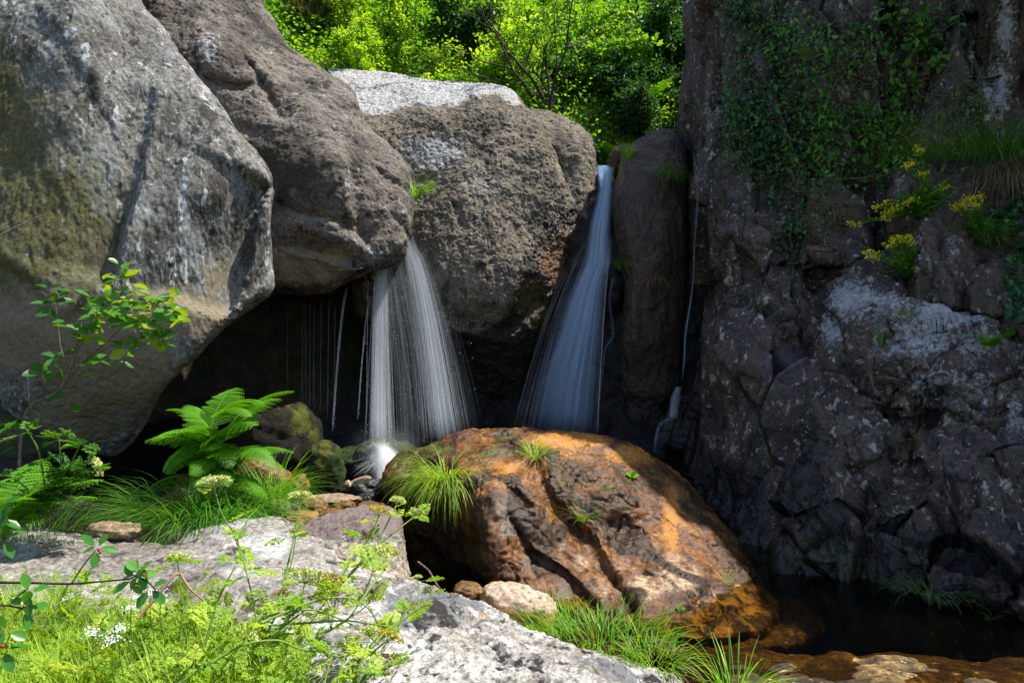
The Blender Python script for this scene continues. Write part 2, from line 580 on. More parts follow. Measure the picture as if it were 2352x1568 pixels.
tag(g, 'dark soil of the stream bed, banks and wooded hillside', 'ground', kind='structure')

wm = Mat('stream_water')
fr = wm.n('ShaderNodeFresnel'); fr.inputs['IOR'].default_value = 1.33
wn = wm.bump(wm.noise(5, 3, 0.5, wm.vec(scale=(0.5, 1.6, 1)), 0.6), 0.12, 0.05)
wm.put(fr.inputs['Normal'], wn)
tr = wm.n('ShaderNodeBsdfTransparent'); tr.inputs[0].default_value = (0.62, 0.50, 0.30, 1)
gl = wm.n('ShaderNodeBsdfGlossy'); gl.inputs['Roughness'].default_value = 0.12
wm.put(gl.inputs['Normal'], wn)
mx = wm.n('ShaderNodeMixShader')
wm.put(mx.inputs[0], fr.outputs[0]); wm.put(mx.inputs[1], tr.outputs[0]); wm.put(mx.inputs[2], gl.outputs[0])
wm.put(wm.out.inputs['Surface'], mx.outputs[0])
wx, wy = np.meshgrid(np.linspace(-4.5, 6, 60), np.linspace(2.3, 9.2, 60))
ii = (np.arange(59)[:, None] * 60 + np.arange(59)[None]).ravel()
wo_ = link('water', mesh_from('water', np.stack([wx.ravel(), wy.ravel(), 0 * wx.ravel()], 1), np.stack([ii, ii + 1, ii + 61, ii + 60], 1), [wm.m]))
tag(wo_, 'clear brown stream water of the pool below the falls', 'water', kind='structure')

# ------------------------------------------------------------------ rock materials
GRAN = [('fbm', 1.2, 0.05, 4), ('fbm', 6, 0.018, 4), ('fbm', 28, 0.006, 3)]
m_pale = rock_mat('lichened_granite', [(0.28, (0.045, 0.042, 0.036)), (0.45, (0.115, 0.11, 0.098)), (0.6, (0.185, 0.18, 0.165)), (0.75, (0.30, 0.30, 0.29))],
    [(1.1, 12, 0.52, 0.64, (0.23, 0.25, 0.255), (1.8, 1, 0.6)), (1.5, 13, 0.52, 0.60, (0.04, 0.037, 0.03), (1.7, 1, 0.6)), (7, 11, 0.55, 0.60, (0.035, 0.033, 0.028), (1.5, 1, 0.7)), (9, 7, 0.58, 0.63, (0.36, 0.40, 0.41), (1.4, 1, 0.7)), (3.4, 12, 0.61, 0.67, (0.38, 0.39, 0.39), (2.4, 1, 0.35)), (5, 4, 0.71, 0.73, (0.36, 0.17, 0.04), (1, 1, 1))],
    [('moss', 0.2, 1.2, (0.055, 0.055, 0.014), (0.125, 0.115, 0.04)), ('clean', 0.4, 0.8, (0.15, 0.125, 0.082), (0.215, 0.18, 0.122))], bump=((60, 0.5, 0.012), (14, 0.3, 0.03)))
m_brown = rock_mat('brown_granite', [(0.28, (0.035, 0.03, 0.024)), (0.45, (0.095, 0.08, 0.066)), (0.6, (0.16, 0.138, 0.115)), (0.76, (0.27, 0.245, 0.215))],
    [(1.5, 10, 0.53, 0.61, (0.024, 0.021, 0.018), (1.2, 1, 0.8)), (6, 9, 0.57, 0.62, (0.028, 0.024, 0.02), (1.2, 1, 0.8)), (2.2, 9, 0.62, 0.68, (0.30, 0.28, 0.25), (1, 1, 1)), (14, 6, 0.62, 0.67, (0.38, 0.35, 0.31), (1, 1, 1)), (5, 5, 0.68, 0.71, (0.30, 0.33, 0.30), (1, 1, 1))],
    [('dark', 0.4, 0.8, (0.03, 0.025, 0.02), (0.07, 0.055, 0.042)), ('lich_sheen', 0.55, 0.8, (0.40, 0.44, 0.46), (0.30, 0.32, 0.33)), ('clean', 0.4, 0.8, (0.19, 0.155, 0.10), (0.26, 0.21, 0.14))],
    bump=((50, 0.6, 0.014),), off=(5, 2, 1))
m_rough = rock_mat('rough_granite', [(0.28, (0.05, 0.042, 0.032)), (0.45, (0.13, 0.108, 0.08)), (0.6, (0.215, 0.185, 0.135)), (0.76, (0.35, 0.31, 0.25))],
    [(1.8, 10, 0.55, 0.62, (0.04, 0.034, 0.026), (1.6, 1, 0.6)), (4, 9, 0.56, 0.64, (0.035, 0.03, 0.024), (1.6, 1, 0.6)), (9, 6, 0.61, 0.68, (0.36, 0.37, 0.36), (1.5, 1, 0.6))],
    [('lich_sheen', 0.5, 0.8, (0.44, 0.46, 0.48), (0.26, 0.27, 0.28)), ('top', 0.4, 0.65, (0.56, 0.56, 0.56), (0.22, 0.215, 0.20)), ('wet', 0.4, 0.7, (0.16, 0.14, 0.12), None), ('moss', 0.5, 0.85, (0.05, 0.055, 0.008), (0.085, 0.06, 0.015)), ('rust', 0.45, 0.85, (0.16, 0.075, 0.03), (0.09, 0.045, 0.02))],
    bump=((30, 0.9, 0.03), (80, 0.5, 0.01)), off=(1, 7, 3))
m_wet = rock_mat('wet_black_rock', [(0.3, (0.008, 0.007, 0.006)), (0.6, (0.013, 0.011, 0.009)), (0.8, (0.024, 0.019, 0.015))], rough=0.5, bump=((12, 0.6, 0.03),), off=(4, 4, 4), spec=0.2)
m_pillar = rock_mat('damp_brown_rock', [(0.3, (0.024, 0.017, 0.012)), (0.55, (0.062, 0.043, 0.031)), (0.75, (0.12, 0.088, 0.066))],
    [(3, 8, 0.58, 0.68, (0.02, 0.016, 0.013), (2, 2, 0.5))],
    [('moss', 0.4, 0.8, (0.14, 0.10, 0.02), (0.10, 0.085, 0.02)), ('wet', 0.4, 0.7, (0.2, 0.18, 0.17), None)], rough=0.6, bump=((30, 0.6, 0.02),), off=(9, 1, 3))
m_slate = rock_mat('lichen_spotted_schist', [(0.28, (0.016, 0.0125, 0.010)), (0.45, (0.052, 0.040, 0.030)), (0.62, (0.098, 0.076, 0.058)), (0.78, (0.18, 0.145, 0.115))],
    [(3, 9, 0.53, 0.62, (0.010, 0.009, 0.009), (2, 2, 0.7)), (5, 9, 0.59, 0.62, (0.34, 0.31, 0.27), (1.6, 1.6, 0.9)), (12, 8, 0.60, 0.63, (0.40, 0.40, 0.38), (1.3, 1.3, 1)), (2, 6, 0.66, 0.72, (0.115, 0.075, 0.035), (1, 1, 1))],
    [('lich_sheen', 0.45, 0.75, (0.42, 0.43, 0.45), (0.22, 0.215, 0.22)), ('purple', 0.4, 0.7, (0.115, 0.10, 0.115), (0.07, 0.058, 0.062)), ('brown', 0.4, 0.8, (0.10, 0.062, 0.028), (0.06, 0.04, 0.022)), ('wet', 0.35, 0.8, (0.14, 0.14, 0.14), None), ('moss', 0.7, 1.5, (0.012, 0.03, 0.004), (0.04, 0.065, 0.008))],
    rough=0.62, bump=((24, 0.7, 0.025), (70, 0.5, 0.01)), off=(2, 8, 5), spec=0.5, block=True)
m_orange = rock_mat('rusty_wet_granite', [(0.30, (0.018, 0.009, 0.004)), (0.44, (0.075, 0.030, 0.008)), (0.56, (0.19, 0.078, 0.018)), (0.72, (0.33, 0.17, 0.055))],
    [(2.2, 8, 0.55, 0.66, (0.10, 0.05, 0.038), (1, 1, 1)), (5, 8, 0.62, 0.68, (0.045, 0.03, 0.022), (1, 1, 1)), (6, 6, 0.66, 0.7, (0.42, 0.33, 0.24), (1, 1, 1))],
    [('bare', 0.5, 1.0, (0.16, 0.075, 0.03), (0.58, 0.42, 0.27)), ('grey', 0.35, 1.0, (0.06, 0.052, 0.044), (0.19, 0.155, 0.12)), ('plum', 0.4, 1.0, (0.07, 0.034, 0.028), (0.20, 0.115, 0.09)), ('streak', 0.3, 1.0, (0.014, 0.008, 0.004), (0.05, 0.022, 0.006)), ('gold', 0.4, 0.75, (0.45, 0.20, 0.03), (0.30, 0.12, 0.02)), ('algae_shade', 0.25, 1.15, (0.065, 0.030, 0.005), (0.012, 0.008, 0.003)), ('moss', 0.5, 0.75, (0.035, 0.045, 0.008), (0.09, 0.085, 0.012)), ('under', 0.4, 0.6, (0.016, 0.010, 0.005), (0.46, 0.28, 0.08))],
    rough=0.4, bump=((26, 0.5, 0.02), (80, 0.6, 0.008)), off=(3, 3, 9), spec=0.32)
m_white = rock_mat('white_lichen_rock', [(0.28, (0.10, 0.085, 0.065)), (0.42, (0.26, 0.235, 0.20)), (0.55, (0.45, 0.43, 0.40)), (0.72, (0.66, 0.65, 0.63))],
    [(1.6, 10, 0.50, 0.60, (0.17, 0.175, 0.185), (1, 1, 1)), (3.2, 10, 0.555, 0.60, (0.035, 0.033, 0.032), (1, 1, 1)), (6, 9, 0.585, 0.625, (0.66, 0.66, 0.65), (1, 1, 1)), (3.6, 8, 0.62, 0.68, (0.33, 0.21, 0.12), (1, 1, 1)), (16, 7, 0.6, 0.64, (0.07, 0.06, 0.05), (1, 1, 1)), (3, 8, 0.66, 0.70, (0.045, 0.035, 0.02), (1, 1, 1))],
    [('smooth', 0.4, 0.7, (0.20, 0.155, 0.14), (0.14, 0.105, 0.095))],
    bump=((40, 0.9, 0.02), (110, 0.6, 0.008)), off=(6, 6, 2))
m_greyslab = rock_mat('grey_slab_rock', [(0.28, (0.07, 0.062, 0.052)), (0.45, (0.18, 0.165, 0.145)), (0.6, (0.29, 0.275, 0.25)), (0.75, (0.45, 0.44, 0.42))],
    [(2.4, 9, 0.58, 0.64, (0.52, 0.51, 0.49), (1, 1, 1)), (4, 10, 0.565, 0.61, (0.05, 0.043, 0.035), (1, 1, 2)), (9, 7, 0.62, 0.66, (0.25, 0.15, 0.08), (1, 1, 1))],
    [('white', 0.35, 1.0, (0.62, 0.62, 0.61), (0.26, 0.25, 0.235)), ('smooth', 0.4, 0.7, (0.19, 0.145, 0.13), (0.14, 0.11, 0.10)), ('fleck', 0.4, 0.7, (0.50, 0.43, 0.34), (0.14, 0.11, 0.08))],
    bump=((36, 0.8, 0.02),), off=(8, 1, 7))

# ------------------------------------------------------------------ the boulders
b1 = relief('boulder',
    [(-170,-160),(60,-170),(290,-160),(322,0),(370,62),(420,132),(470,202),(520,262),(560,318),(590,352),(611,388),(621,430),(624,520),(628,600),(630,662),
     (602,690),(560,722),(500,776),(430,838),(390,882),(355,932),(320,986),(285,1030),(255,1062),(200,1085),(100,1095),(-170,1110)],
    [(-150,-150,6.5),(100,-150,6.5),(290,-150,6.75),(0,0,6.15),(200,0,6.2),(320,20,6.6),(0,300,5.85),(200,250,5.85),(380,200,6.3),(0,560,5.62),(200,500,5.62),(420,300,6.15),(460,430,5.95),(330,600,5.72),(560,420,6.2),(600,560,6.38),(610,650,6.42),
     (500,700,5.95),(400,760,5.8),(0,800,5.65),(200,760,5.62),(300,900,5.85),(120,980,5.95),(-150,1000,6.0),(250,1030,6.3),(-150,400,5.9)],
    m_pale,
    feats=[('step', [(350,250),(330,330),(318,400),(290,480),(272,560),(258,620)][::-1], 14, 0.16, 110),
           ('step', [(618,440),(600,480),(583,540),(575,600),(555,650),(540,705)][::-1], 6, 0.26, 120),
           ('groove', [(430,330),(390,380),(350,470)], 40, 0.05), ('step', [(-20,585),(50,625),(90,660),(120,720)], 8, -0.07, 200),
           ('dome', [(575,665),(600,640)], 22, 0.06), ('step', [(120,60),(190,160),(240,260)][::-1], 24, 0.06, 90)],
    rim=(22, 0.30), back=1.6, voxel=0.0125, step=11,
    disp=[('fbm', 0.9, 0.07, 3), ('fbm', (7, 7, 3.2), 0.012, 4), ('fbm', (34, 34, 16), 0.007, 3), ('pit', (18, 18, 9), 0.007)], seed=3,
    masks={'moss': blobs((60,520,240,230,1.35),(-40,340,200,280,1.3),(330,690,60,80,.6),(150,690,140,110,.9),(100,200,140,180,.5)),
           'clean': blobs((60,760,210,120,1.1),(250,850,200,130,1.2),(420,720,130,70,1.2),(500,640,60,80,.8),(180,950,150,90,1))})
tag(b1, 'huge grey boulder with pale lichen streaks and olive stains filling the left side', 'boulder')

b2 = relief('boulder',
    [(330,-160),(585,-160),(600,0),(625,42),(652,92),(690,126),(740,162),(790,192),(814,216),(830,262),(860,302),(898,340),(925,366),(940,392),(946,430),(952,480),(950,522),
     (940,556),(925,588),(900,604),(860,618),(835,632),(800,652),(770,668),(740,677),(690,672),(630,668),(560,700),(480,650),(420,400),(350,150)],
    [(400,-140,8.7),(580,-140,9.0),(450,0,8.3),(600,30,8.9),(520,120,7.9),(680,160,8.4),(790,230,8.2),(480,240,7.8),(620,280,7.7),(860,340,8.0),(930,420,7.9),(775,360,7.35),(830,450,7.4),(900,520,7.6),
     (700,440,7.25),(740,520,7.15),(820,570,7.25),(890,590,7.5),(640,560,7.3),(700,640,7.5),(560,640,7.4),(560,400,7.6)],
    m_brown,
    feats=[('step', [(640,475),(700,500),(760,512),(808,540),(835,560)], 6, 0.24, 46), ('groove', [(650,492),(720,512),(800,538)], 8, 0.06),
           ('step', [(660,570),(740,590),(820,612),(905,600)], 7, 0.16, 50), ('groove', [(850,385),(900,415),(942,442)], 7, 0.09),
           ('step', [(775,335),(800,400),(806,450),(815,500),(832,560)], 12, 0.10, 60), ('groove', [(560,140),(600,190),(625,235),(640,265)], 9, 0.12),
           ('groove', [(470,180),(540,200),(600,195)], 10, 0.10), ('groove', [(470,290),(560,300),(640,310),(660,250)], 14, 0.05), ('groove', [(905,500),(940,545)], 5, .05),
           ('step', [(640,180),(690,220),(760,260)], 20, 0.08, 90)],
    rim=(26, 0.34), back=2.0, voxel=0.015, step=9,
    disp=[('fbm', 1.3, 0.07, 4), ('fbm', 7, 0.018, 4), ('fbm', 34, 0.008, 3), ('pit', 20, 0.009)], seed=12,
    masks={'dark': blobs((660,380,110,90,1.1),(540,110,90,110,.7),(780,380,40,70,.5),(620,470,60,40,.9)),
           'lich_sheen': blobs((860,580,60,34,.62),(815,545,16,50,.5),(800,420,18,80,.6),(480,110,40,50,.7)),
           'clean': blobs((690,610,130,50,1.1),(760,590,60,30,.9),(720,495,80,16,.8),(890,470,50,70,.4),(630,220,40,30,.6))})
tag(b2, 'brown overhanging boulder with a nose-like tip above the left waterfall', 'boulder')

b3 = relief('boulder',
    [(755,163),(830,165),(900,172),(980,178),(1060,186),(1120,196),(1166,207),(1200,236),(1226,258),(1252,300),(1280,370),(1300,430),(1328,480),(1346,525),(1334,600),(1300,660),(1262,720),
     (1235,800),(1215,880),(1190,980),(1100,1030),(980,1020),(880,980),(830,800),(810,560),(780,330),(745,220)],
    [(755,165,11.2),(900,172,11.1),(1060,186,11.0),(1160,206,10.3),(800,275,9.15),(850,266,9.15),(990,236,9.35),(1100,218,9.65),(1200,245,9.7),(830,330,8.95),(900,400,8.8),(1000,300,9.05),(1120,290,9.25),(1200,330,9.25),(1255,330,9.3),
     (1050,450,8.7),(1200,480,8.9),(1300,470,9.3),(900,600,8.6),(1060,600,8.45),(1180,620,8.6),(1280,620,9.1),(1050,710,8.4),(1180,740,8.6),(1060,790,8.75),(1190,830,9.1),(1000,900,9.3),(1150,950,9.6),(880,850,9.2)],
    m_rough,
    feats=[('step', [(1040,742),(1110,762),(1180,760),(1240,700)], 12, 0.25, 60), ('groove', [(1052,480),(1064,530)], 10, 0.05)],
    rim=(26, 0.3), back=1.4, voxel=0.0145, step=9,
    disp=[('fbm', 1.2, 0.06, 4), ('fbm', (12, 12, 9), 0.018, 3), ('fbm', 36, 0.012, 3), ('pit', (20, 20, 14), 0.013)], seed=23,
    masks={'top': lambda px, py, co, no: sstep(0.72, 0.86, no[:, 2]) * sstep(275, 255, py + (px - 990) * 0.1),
           'lich_sheen': blobs((1000,350,110,60,.75),(940,330,60,50,.6),(1110,420,90,80,.5)),
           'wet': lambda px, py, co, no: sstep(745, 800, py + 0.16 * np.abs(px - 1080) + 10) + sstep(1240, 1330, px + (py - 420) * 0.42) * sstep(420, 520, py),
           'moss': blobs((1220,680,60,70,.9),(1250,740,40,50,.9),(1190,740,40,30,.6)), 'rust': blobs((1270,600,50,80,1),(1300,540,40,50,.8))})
tag(b3, 'broad rough boulder with a bright flat top between the two waterfalls', 'boulder')

b3b = relief('boulder',
    [(1190,262),(1218,252),(1262,255),(1302,272),(1336,300),(1356,330),(1367,370),(1368,420),(1364,480),(1350,560),(1310,600),(1260,520),(1220,400)],
    [(1218,256,10.3),(1300,280,10.2),(1260,320,9.85),(1330,330,9.85),(1280,420,9.65),(1345,420,9.65),(1310,500,9.5),(1340,560,9.5),(1230,380,9.9)],
    m_rough, feats=[('groove', [(1275,350),(1290,420),(1300,480)], 8, 0.07), ('groove', [(1300,420),(1320,370)], 7, 0.05)],
    rim=(34, 0.4), back=0.9, voxel=0.017, step=8, disp=[('fbm', 1.4, 0.06, 4), ('fbm', 8, 0.02, 4), ('fbm', 26, 0.01, 3), ('pit', 8, 0.012)], seed=29,
    masks={'wet': lambda px, py, co, no: sstep(1335, 1365, px) * sstep(430, 480, py), 'rust': blobs((1310,560,40,60,.8))})
tag(b3b, 'smaller rounded brown boulder against the broad one, left of the right waterfall', 'boulder')

pil = relief('boulder',
    [(1408,480),(1418,400),(1428,352),(1458,326),(1498,306),(1530,297),(1556,306),(1572,330),(1588,352),(1592,420),(1586,600),(1572,750),(1556,900),(1540,1060),(1430,1060),(1420,900),(1428,720),(1424,600)],
    [(1430,360,8.9),(1500,312,9.2),(1560,312,9.2),(1470,420,8.55),(1540,400,8.6),(1590,420,8.95),(1450,600,8.45),(1520,600,8.4),(1580,640,8.8),(1470,800,8.5),(1540,800,8.6),(1480,1000,8.7),(1420,900,8.8)],
    m_pillar, feats=[('groove', [(1470,330),(1510,345),(1560,352),(1590,372)], 9, 0.09), ('step', [(1525,480),(1540,620),(1530,800)], 14, 0.06, 80)],
    rim=(34, 0.4), back=0.8, voxel=0.016, step=8, disp=[('fbm', 1.5, 0.05, 4), ('fbm', (9, 9, 4), 0.02, 4), ('fbm', 30, 0.008, 3)], seed=31,
    masks={'moss': blobs((1440,345,26,40,1),(1425,390,12,50,.9)), 'wet': lambda px, py, co, no: sstep(1555, 1590, px) + sstep(840, 960, py)})  # the moss key paints the left rim's yellow sun glow
tag(pil, 'tall narrow brown boulder standing between the right waterfall and the cliff', 'boulder')

kn = stone('boulder', 1428, 372, 9.6, (0.19, 0.3, 0.22), m_pillar, seed=4)
tag(kn, 'small dark rounded boulder above the lip of the right waterfall', 'boulder')

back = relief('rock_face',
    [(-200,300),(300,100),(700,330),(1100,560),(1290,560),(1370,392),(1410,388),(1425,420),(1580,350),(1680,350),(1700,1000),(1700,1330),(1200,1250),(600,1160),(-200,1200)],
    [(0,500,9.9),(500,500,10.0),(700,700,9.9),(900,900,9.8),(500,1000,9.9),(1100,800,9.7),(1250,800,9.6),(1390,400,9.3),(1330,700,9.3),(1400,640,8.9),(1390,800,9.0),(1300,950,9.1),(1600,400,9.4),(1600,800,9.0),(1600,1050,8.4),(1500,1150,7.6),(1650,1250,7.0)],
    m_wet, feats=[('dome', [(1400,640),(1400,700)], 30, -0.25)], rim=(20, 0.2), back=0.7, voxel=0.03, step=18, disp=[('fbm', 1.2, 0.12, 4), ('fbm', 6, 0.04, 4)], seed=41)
tag(back, 'black wet rock face at the back of the cave behind the waterfalls', 'rock face')

# ------------------------------------------------------------------ the cliff on the right
cl = empty('cliff', (2.6, 6.5, -0.6))
tag(cl, 'dark shaded cliff with vertical cracks and lichen spots along the right side', 'cliff')
relief('rock_wall',
    [(1612,0),(1608,100),(1596,200),(1586,300),(1588,380),(1600,500),(1608,600),(1602,750),(1590,880),(1556,960),(1548,1050),(1600,1150),(1690,1260),(1750,1340),(1850,1400),(2000,1450),(2200,1490),(2700,1580),(3300,1900),(3500,1000),(3500,-1800),(2900,-1500),(2400,-1150),(2050,-900),(1830,-420),(1710,-190),(1640,-90)],
    [(1615,0,9.2),(1600,300,9.1),(1590,700,8.8),(1580,980,7.7),(1690,-170,8.8),(1690,0,8.4),(1660,300,8.3),(1720,420,8.0),(1660,560,7.7),(1700,680,7.3),(1640,790,7.0),(1760,880,6.4),(1650,1000,6.9),(1700,1150,6.3),(1750,1320,5.3),
     (1850,500,7.4),(1850,700,7.0),(1900,0,7.7),(1900,300,7.6),(2000,150,7.5),(2200,100,7.3),(2352,100,7.0),(1950,-600,8.0),(2000,-300,7.6),(2400,-500,6.3),(2200,-500,7.0),(2050,-900,7.6),(2700,-800,5.9),(2700,-400,5.7),(2150,330,7.3),(2352,330,7.0),(2352,600,6.3),(2000,1000,5.7),(2352,1000,5.3),(2000,1380,4.9),(2352,1440,4.4),(2700,600,5.5),(2700,1400,4.2),
     (2900,-1000,5.8),(3400,-1700,5.0),(2900,-1450,5.9),(3000,0,5.3),(3000,900,4.6),(3400,-900,5.0),(3400,300,4.4),(3400,1200,3.7),(3300,1800,3.0)],  # unseen wall beyond the frame, shaped high and overhanging to cast shade
    m_slate,
    feats=[('step', [(1700,380),(1704,480),(1690,560),(1686,700)][::-1], 9, -0.22, 120), ('groove', [(1700,395),(1760,385),(1790,380)], 8, 0.12), ('groove', [(1690,690),(1730,700),(1720,620)], 9, 0.12),
           ('step', [(1760,560),(1900,520),(2010,520)], 6, -0.10, 90), ('groove', [(1790,400),(1780,520),(1800,640),(1790,760)], 7, 0.12), ('groove', [(1880,420),(1890,560),(1870,700)], 6, 0.10), ('step', [(1960,200),(1970,420),(1950,600)], 9, 0.14, 80), ('groove', [(2040,10),(2060,160),(2040,300)], 9, 0.12), ('groove', [(2220,40),(2210,200),(2240,330)], 9, 0.14), ('step', [(2270,0),(2260,160),(2280,330)], 9, -0.12, 80), ('step', [(1640,770),(1760,790),(1880,760)], 12, -0.12, 150), ('groove', [(1660,0),(1650,180),(1640,330)], 16, 0.12), ('groove', [(1680,180),(1668,300),(1690,380)], 8, 0.10)],
    rim=(34, 0.5), back=1.2, voxel=0.0185, step=12,
    disp=[('slab', (1.7, 1.7, 0.45), 0.20), ('slab', (5, 5, 0.8), 0.04), ('slab', (17, 17, 2.2), 0.010), ('fbm', (1.6, 1.6, 0.8), 0.03, 2), ('fbm', (30, 30, 9), 0.008, 4)], seed=51, parent=cl,
    masks={'moss': blobs((1830,60,110,110,.8),(1940,130,60,120,.8),(2180,160,90,110,.9),(2080,60,70,80,.6),(1900,1270,120,60,.7)),
           'lich_sheen': blobs((2310,60,26,90,1.0),(2290,200,36,70,1),(1650,230,16,100,.7),(1625,250,14,80,.6),(1690,560,20,120,.4),(1730,700,40,60,.4)),
           'purple': blobs((1800,840,100,80,.7),(1680,800,60,40,.45),(1760,900,60,80,.45)),
           'brown': blobs((1900,480,120,80,.9),(1850,620,110,80,.5),(1900,120,70,60,.5)),
           'wet': lambda px, py, co, no: sstep(1640, 1590, px) * sstep(600, 800, py) + sstep(980, 1120, py) * sstep(1820, 1720, px)})  # darkens the lower left of the wall to near black
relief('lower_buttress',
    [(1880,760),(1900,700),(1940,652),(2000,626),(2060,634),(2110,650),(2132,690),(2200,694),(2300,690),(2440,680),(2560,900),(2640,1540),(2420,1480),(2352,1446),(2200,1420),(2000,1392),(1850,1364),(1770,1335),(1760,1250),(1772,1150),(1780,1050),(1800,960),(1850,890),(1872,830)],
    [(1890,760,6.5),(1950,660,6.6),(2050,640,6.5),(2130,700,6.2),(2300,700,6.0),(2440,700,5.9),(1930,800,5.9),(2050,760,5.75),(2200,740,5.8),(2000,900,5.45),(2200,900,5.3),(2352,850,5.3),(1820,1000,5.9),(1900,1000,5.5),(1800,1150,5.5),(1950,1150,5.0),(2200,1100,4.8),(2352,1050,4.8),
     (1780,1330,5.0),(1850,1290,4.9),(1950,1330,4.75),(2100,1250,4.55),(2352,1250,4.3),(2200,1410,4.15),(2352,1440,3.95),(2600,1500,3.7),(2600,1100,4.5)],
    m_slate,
    feats=[('step', [(2130,700),(2240,694),(2352,700)][::-1], 8, 0.15, 60), ('groove', [(1885,870),(1960,840),(2010,800)], 8, 0.05), ('step', [(1960,1190),(2060,1130),(2180,1090),(2352,1080)][::-1], 8, -0.12, 60), ('step', [(1850,1240),(1960,1200),(2080,1240),(2200,1290)], 14, 0.14, 120),
           ('groove', [(2240,700),(2230,860),(2250,1000)], 8, 0.10), ('groove', [(2060,700),(2040,840),(2050,960),(2040,1060)], 7, 0.08), ('step', [(2000,940),(2100,930),(2190,950),(2300,940)][::-1], 7, 0.16, 60), ('step', [(2040,770),(2120,762),(2210,768),(2330,760)][::-1], 6, 0.15, 50), ('step', [(2020,850),(2120,846),(2230,852)][::-1], 6, 0.12, 50), ('groove', [(2140,760),(2150,860),(2135,980)], 7, 0.10), ('groove', [(1985,700),(1975,800),(1990,900)], 7, 0.09), ('step', [(1900,1090),(2000,1060),(2090,1050)][::-1], 8, 0.14, 60), ('groove', [(2290,900),(2270,1000),(2300,1080)], 9, 0.12),
           ('step', [(1830,960),(1880,880),(1960,850)], 10, 0.14, 80)],
    rim=(46, 0.45), back=0.9, voxel=0.013, step=10,
    disp=[('slab', (2.1, 2.1, 0.8), 0.18), ('slab', (6, 6, 1.3), 0.042), ('slab', (20, 20, 3.4), 0.012), ('fbm', (2, 2, 1.2), 0.02, 2), ('fbm', (34, 34, 12), 0.009, 4)], seed=61, parent=cl,
    masks={'lich_sheen': blobs((1960,690,70,60,1),(1910,760,40,60,.8),(2180,720,120,40,1),(2120,870,90,70,.6),(2240,900,80,90,.55),(2100,780,120,60,.8),(2250,790,90,50,.7),(2040,700,60,40,.9),(2050,800,60,60,.5),(1900,1130,40,60,.45),(2060,1180,60,30,.5),(2330,960,30,60,.8)),  # pale lichen, with the sky sheen of the ledge crests painted in
           'purple': blobs((1860,900,40,60,.8),(1960,840,40,40,.5),(2330,1010,40,30,.8),(2180,1080,80,20,.6)),
           'moss': blobs((1900,1270,120,60,1.3),(1960,1310,70,45,1.2),(2120,1270,90,30,1.3),(1830,1150,50,80,.6),(2250,1370,60,40,.7),(2100,1390,100,20,.7),(2060,960,60,40,.4)),
           'brown': blobs((2090,1000,90,60,.7),(1990,1000,60,60,.5)),
           'wet': lambda px, py, co, no: sstep(0.7, 0.1, co[:, 2]) + sstep(1980, 1820, px) * sstep(930, 1060, py)})  # darkens near the waterline and at the lower left
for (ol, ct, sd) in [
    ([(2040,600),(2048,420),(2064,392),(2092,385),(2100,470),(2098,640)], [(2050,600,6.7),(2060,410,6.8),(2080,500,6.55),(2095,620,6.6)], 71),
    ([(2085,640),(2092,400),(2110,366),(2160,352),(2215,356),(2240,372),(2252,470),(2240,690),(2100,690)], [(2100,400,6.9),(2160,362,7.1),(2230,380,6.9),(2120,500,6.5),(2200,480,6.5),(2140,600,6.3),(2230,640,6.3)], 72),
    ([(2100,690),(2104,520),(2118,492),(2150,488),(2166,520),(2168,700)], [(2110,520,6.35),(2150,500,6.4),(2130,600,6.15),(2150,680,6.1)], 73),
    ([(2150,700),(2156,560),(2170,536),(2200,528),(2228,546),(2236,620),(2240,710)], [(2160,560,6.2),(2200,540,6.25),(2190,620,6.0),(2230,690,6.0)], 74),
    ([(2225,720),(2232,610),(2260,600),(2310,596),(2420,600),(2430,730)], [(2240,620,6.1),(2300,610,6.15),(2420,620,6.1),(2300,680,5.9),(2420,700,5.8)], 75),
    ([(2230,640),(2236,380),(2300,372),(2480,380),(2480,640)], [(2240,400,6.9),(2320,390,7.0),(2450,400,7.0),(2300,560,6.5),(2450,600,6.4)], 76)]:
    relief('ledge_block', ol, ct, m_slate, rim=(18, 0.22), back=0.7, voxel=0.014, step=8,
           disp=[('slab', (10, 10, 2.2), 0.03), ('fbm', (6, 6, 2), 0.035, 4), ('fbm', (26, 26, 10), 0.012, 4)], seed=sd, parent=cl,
           masks={'brown': lambda px, py, co, no: 0.55 + 0 * px, 'lich_sheen': blobs((2110,560,18,60,.6),(2060,430,12,50,.7),(2190,570,20,40,.7))})

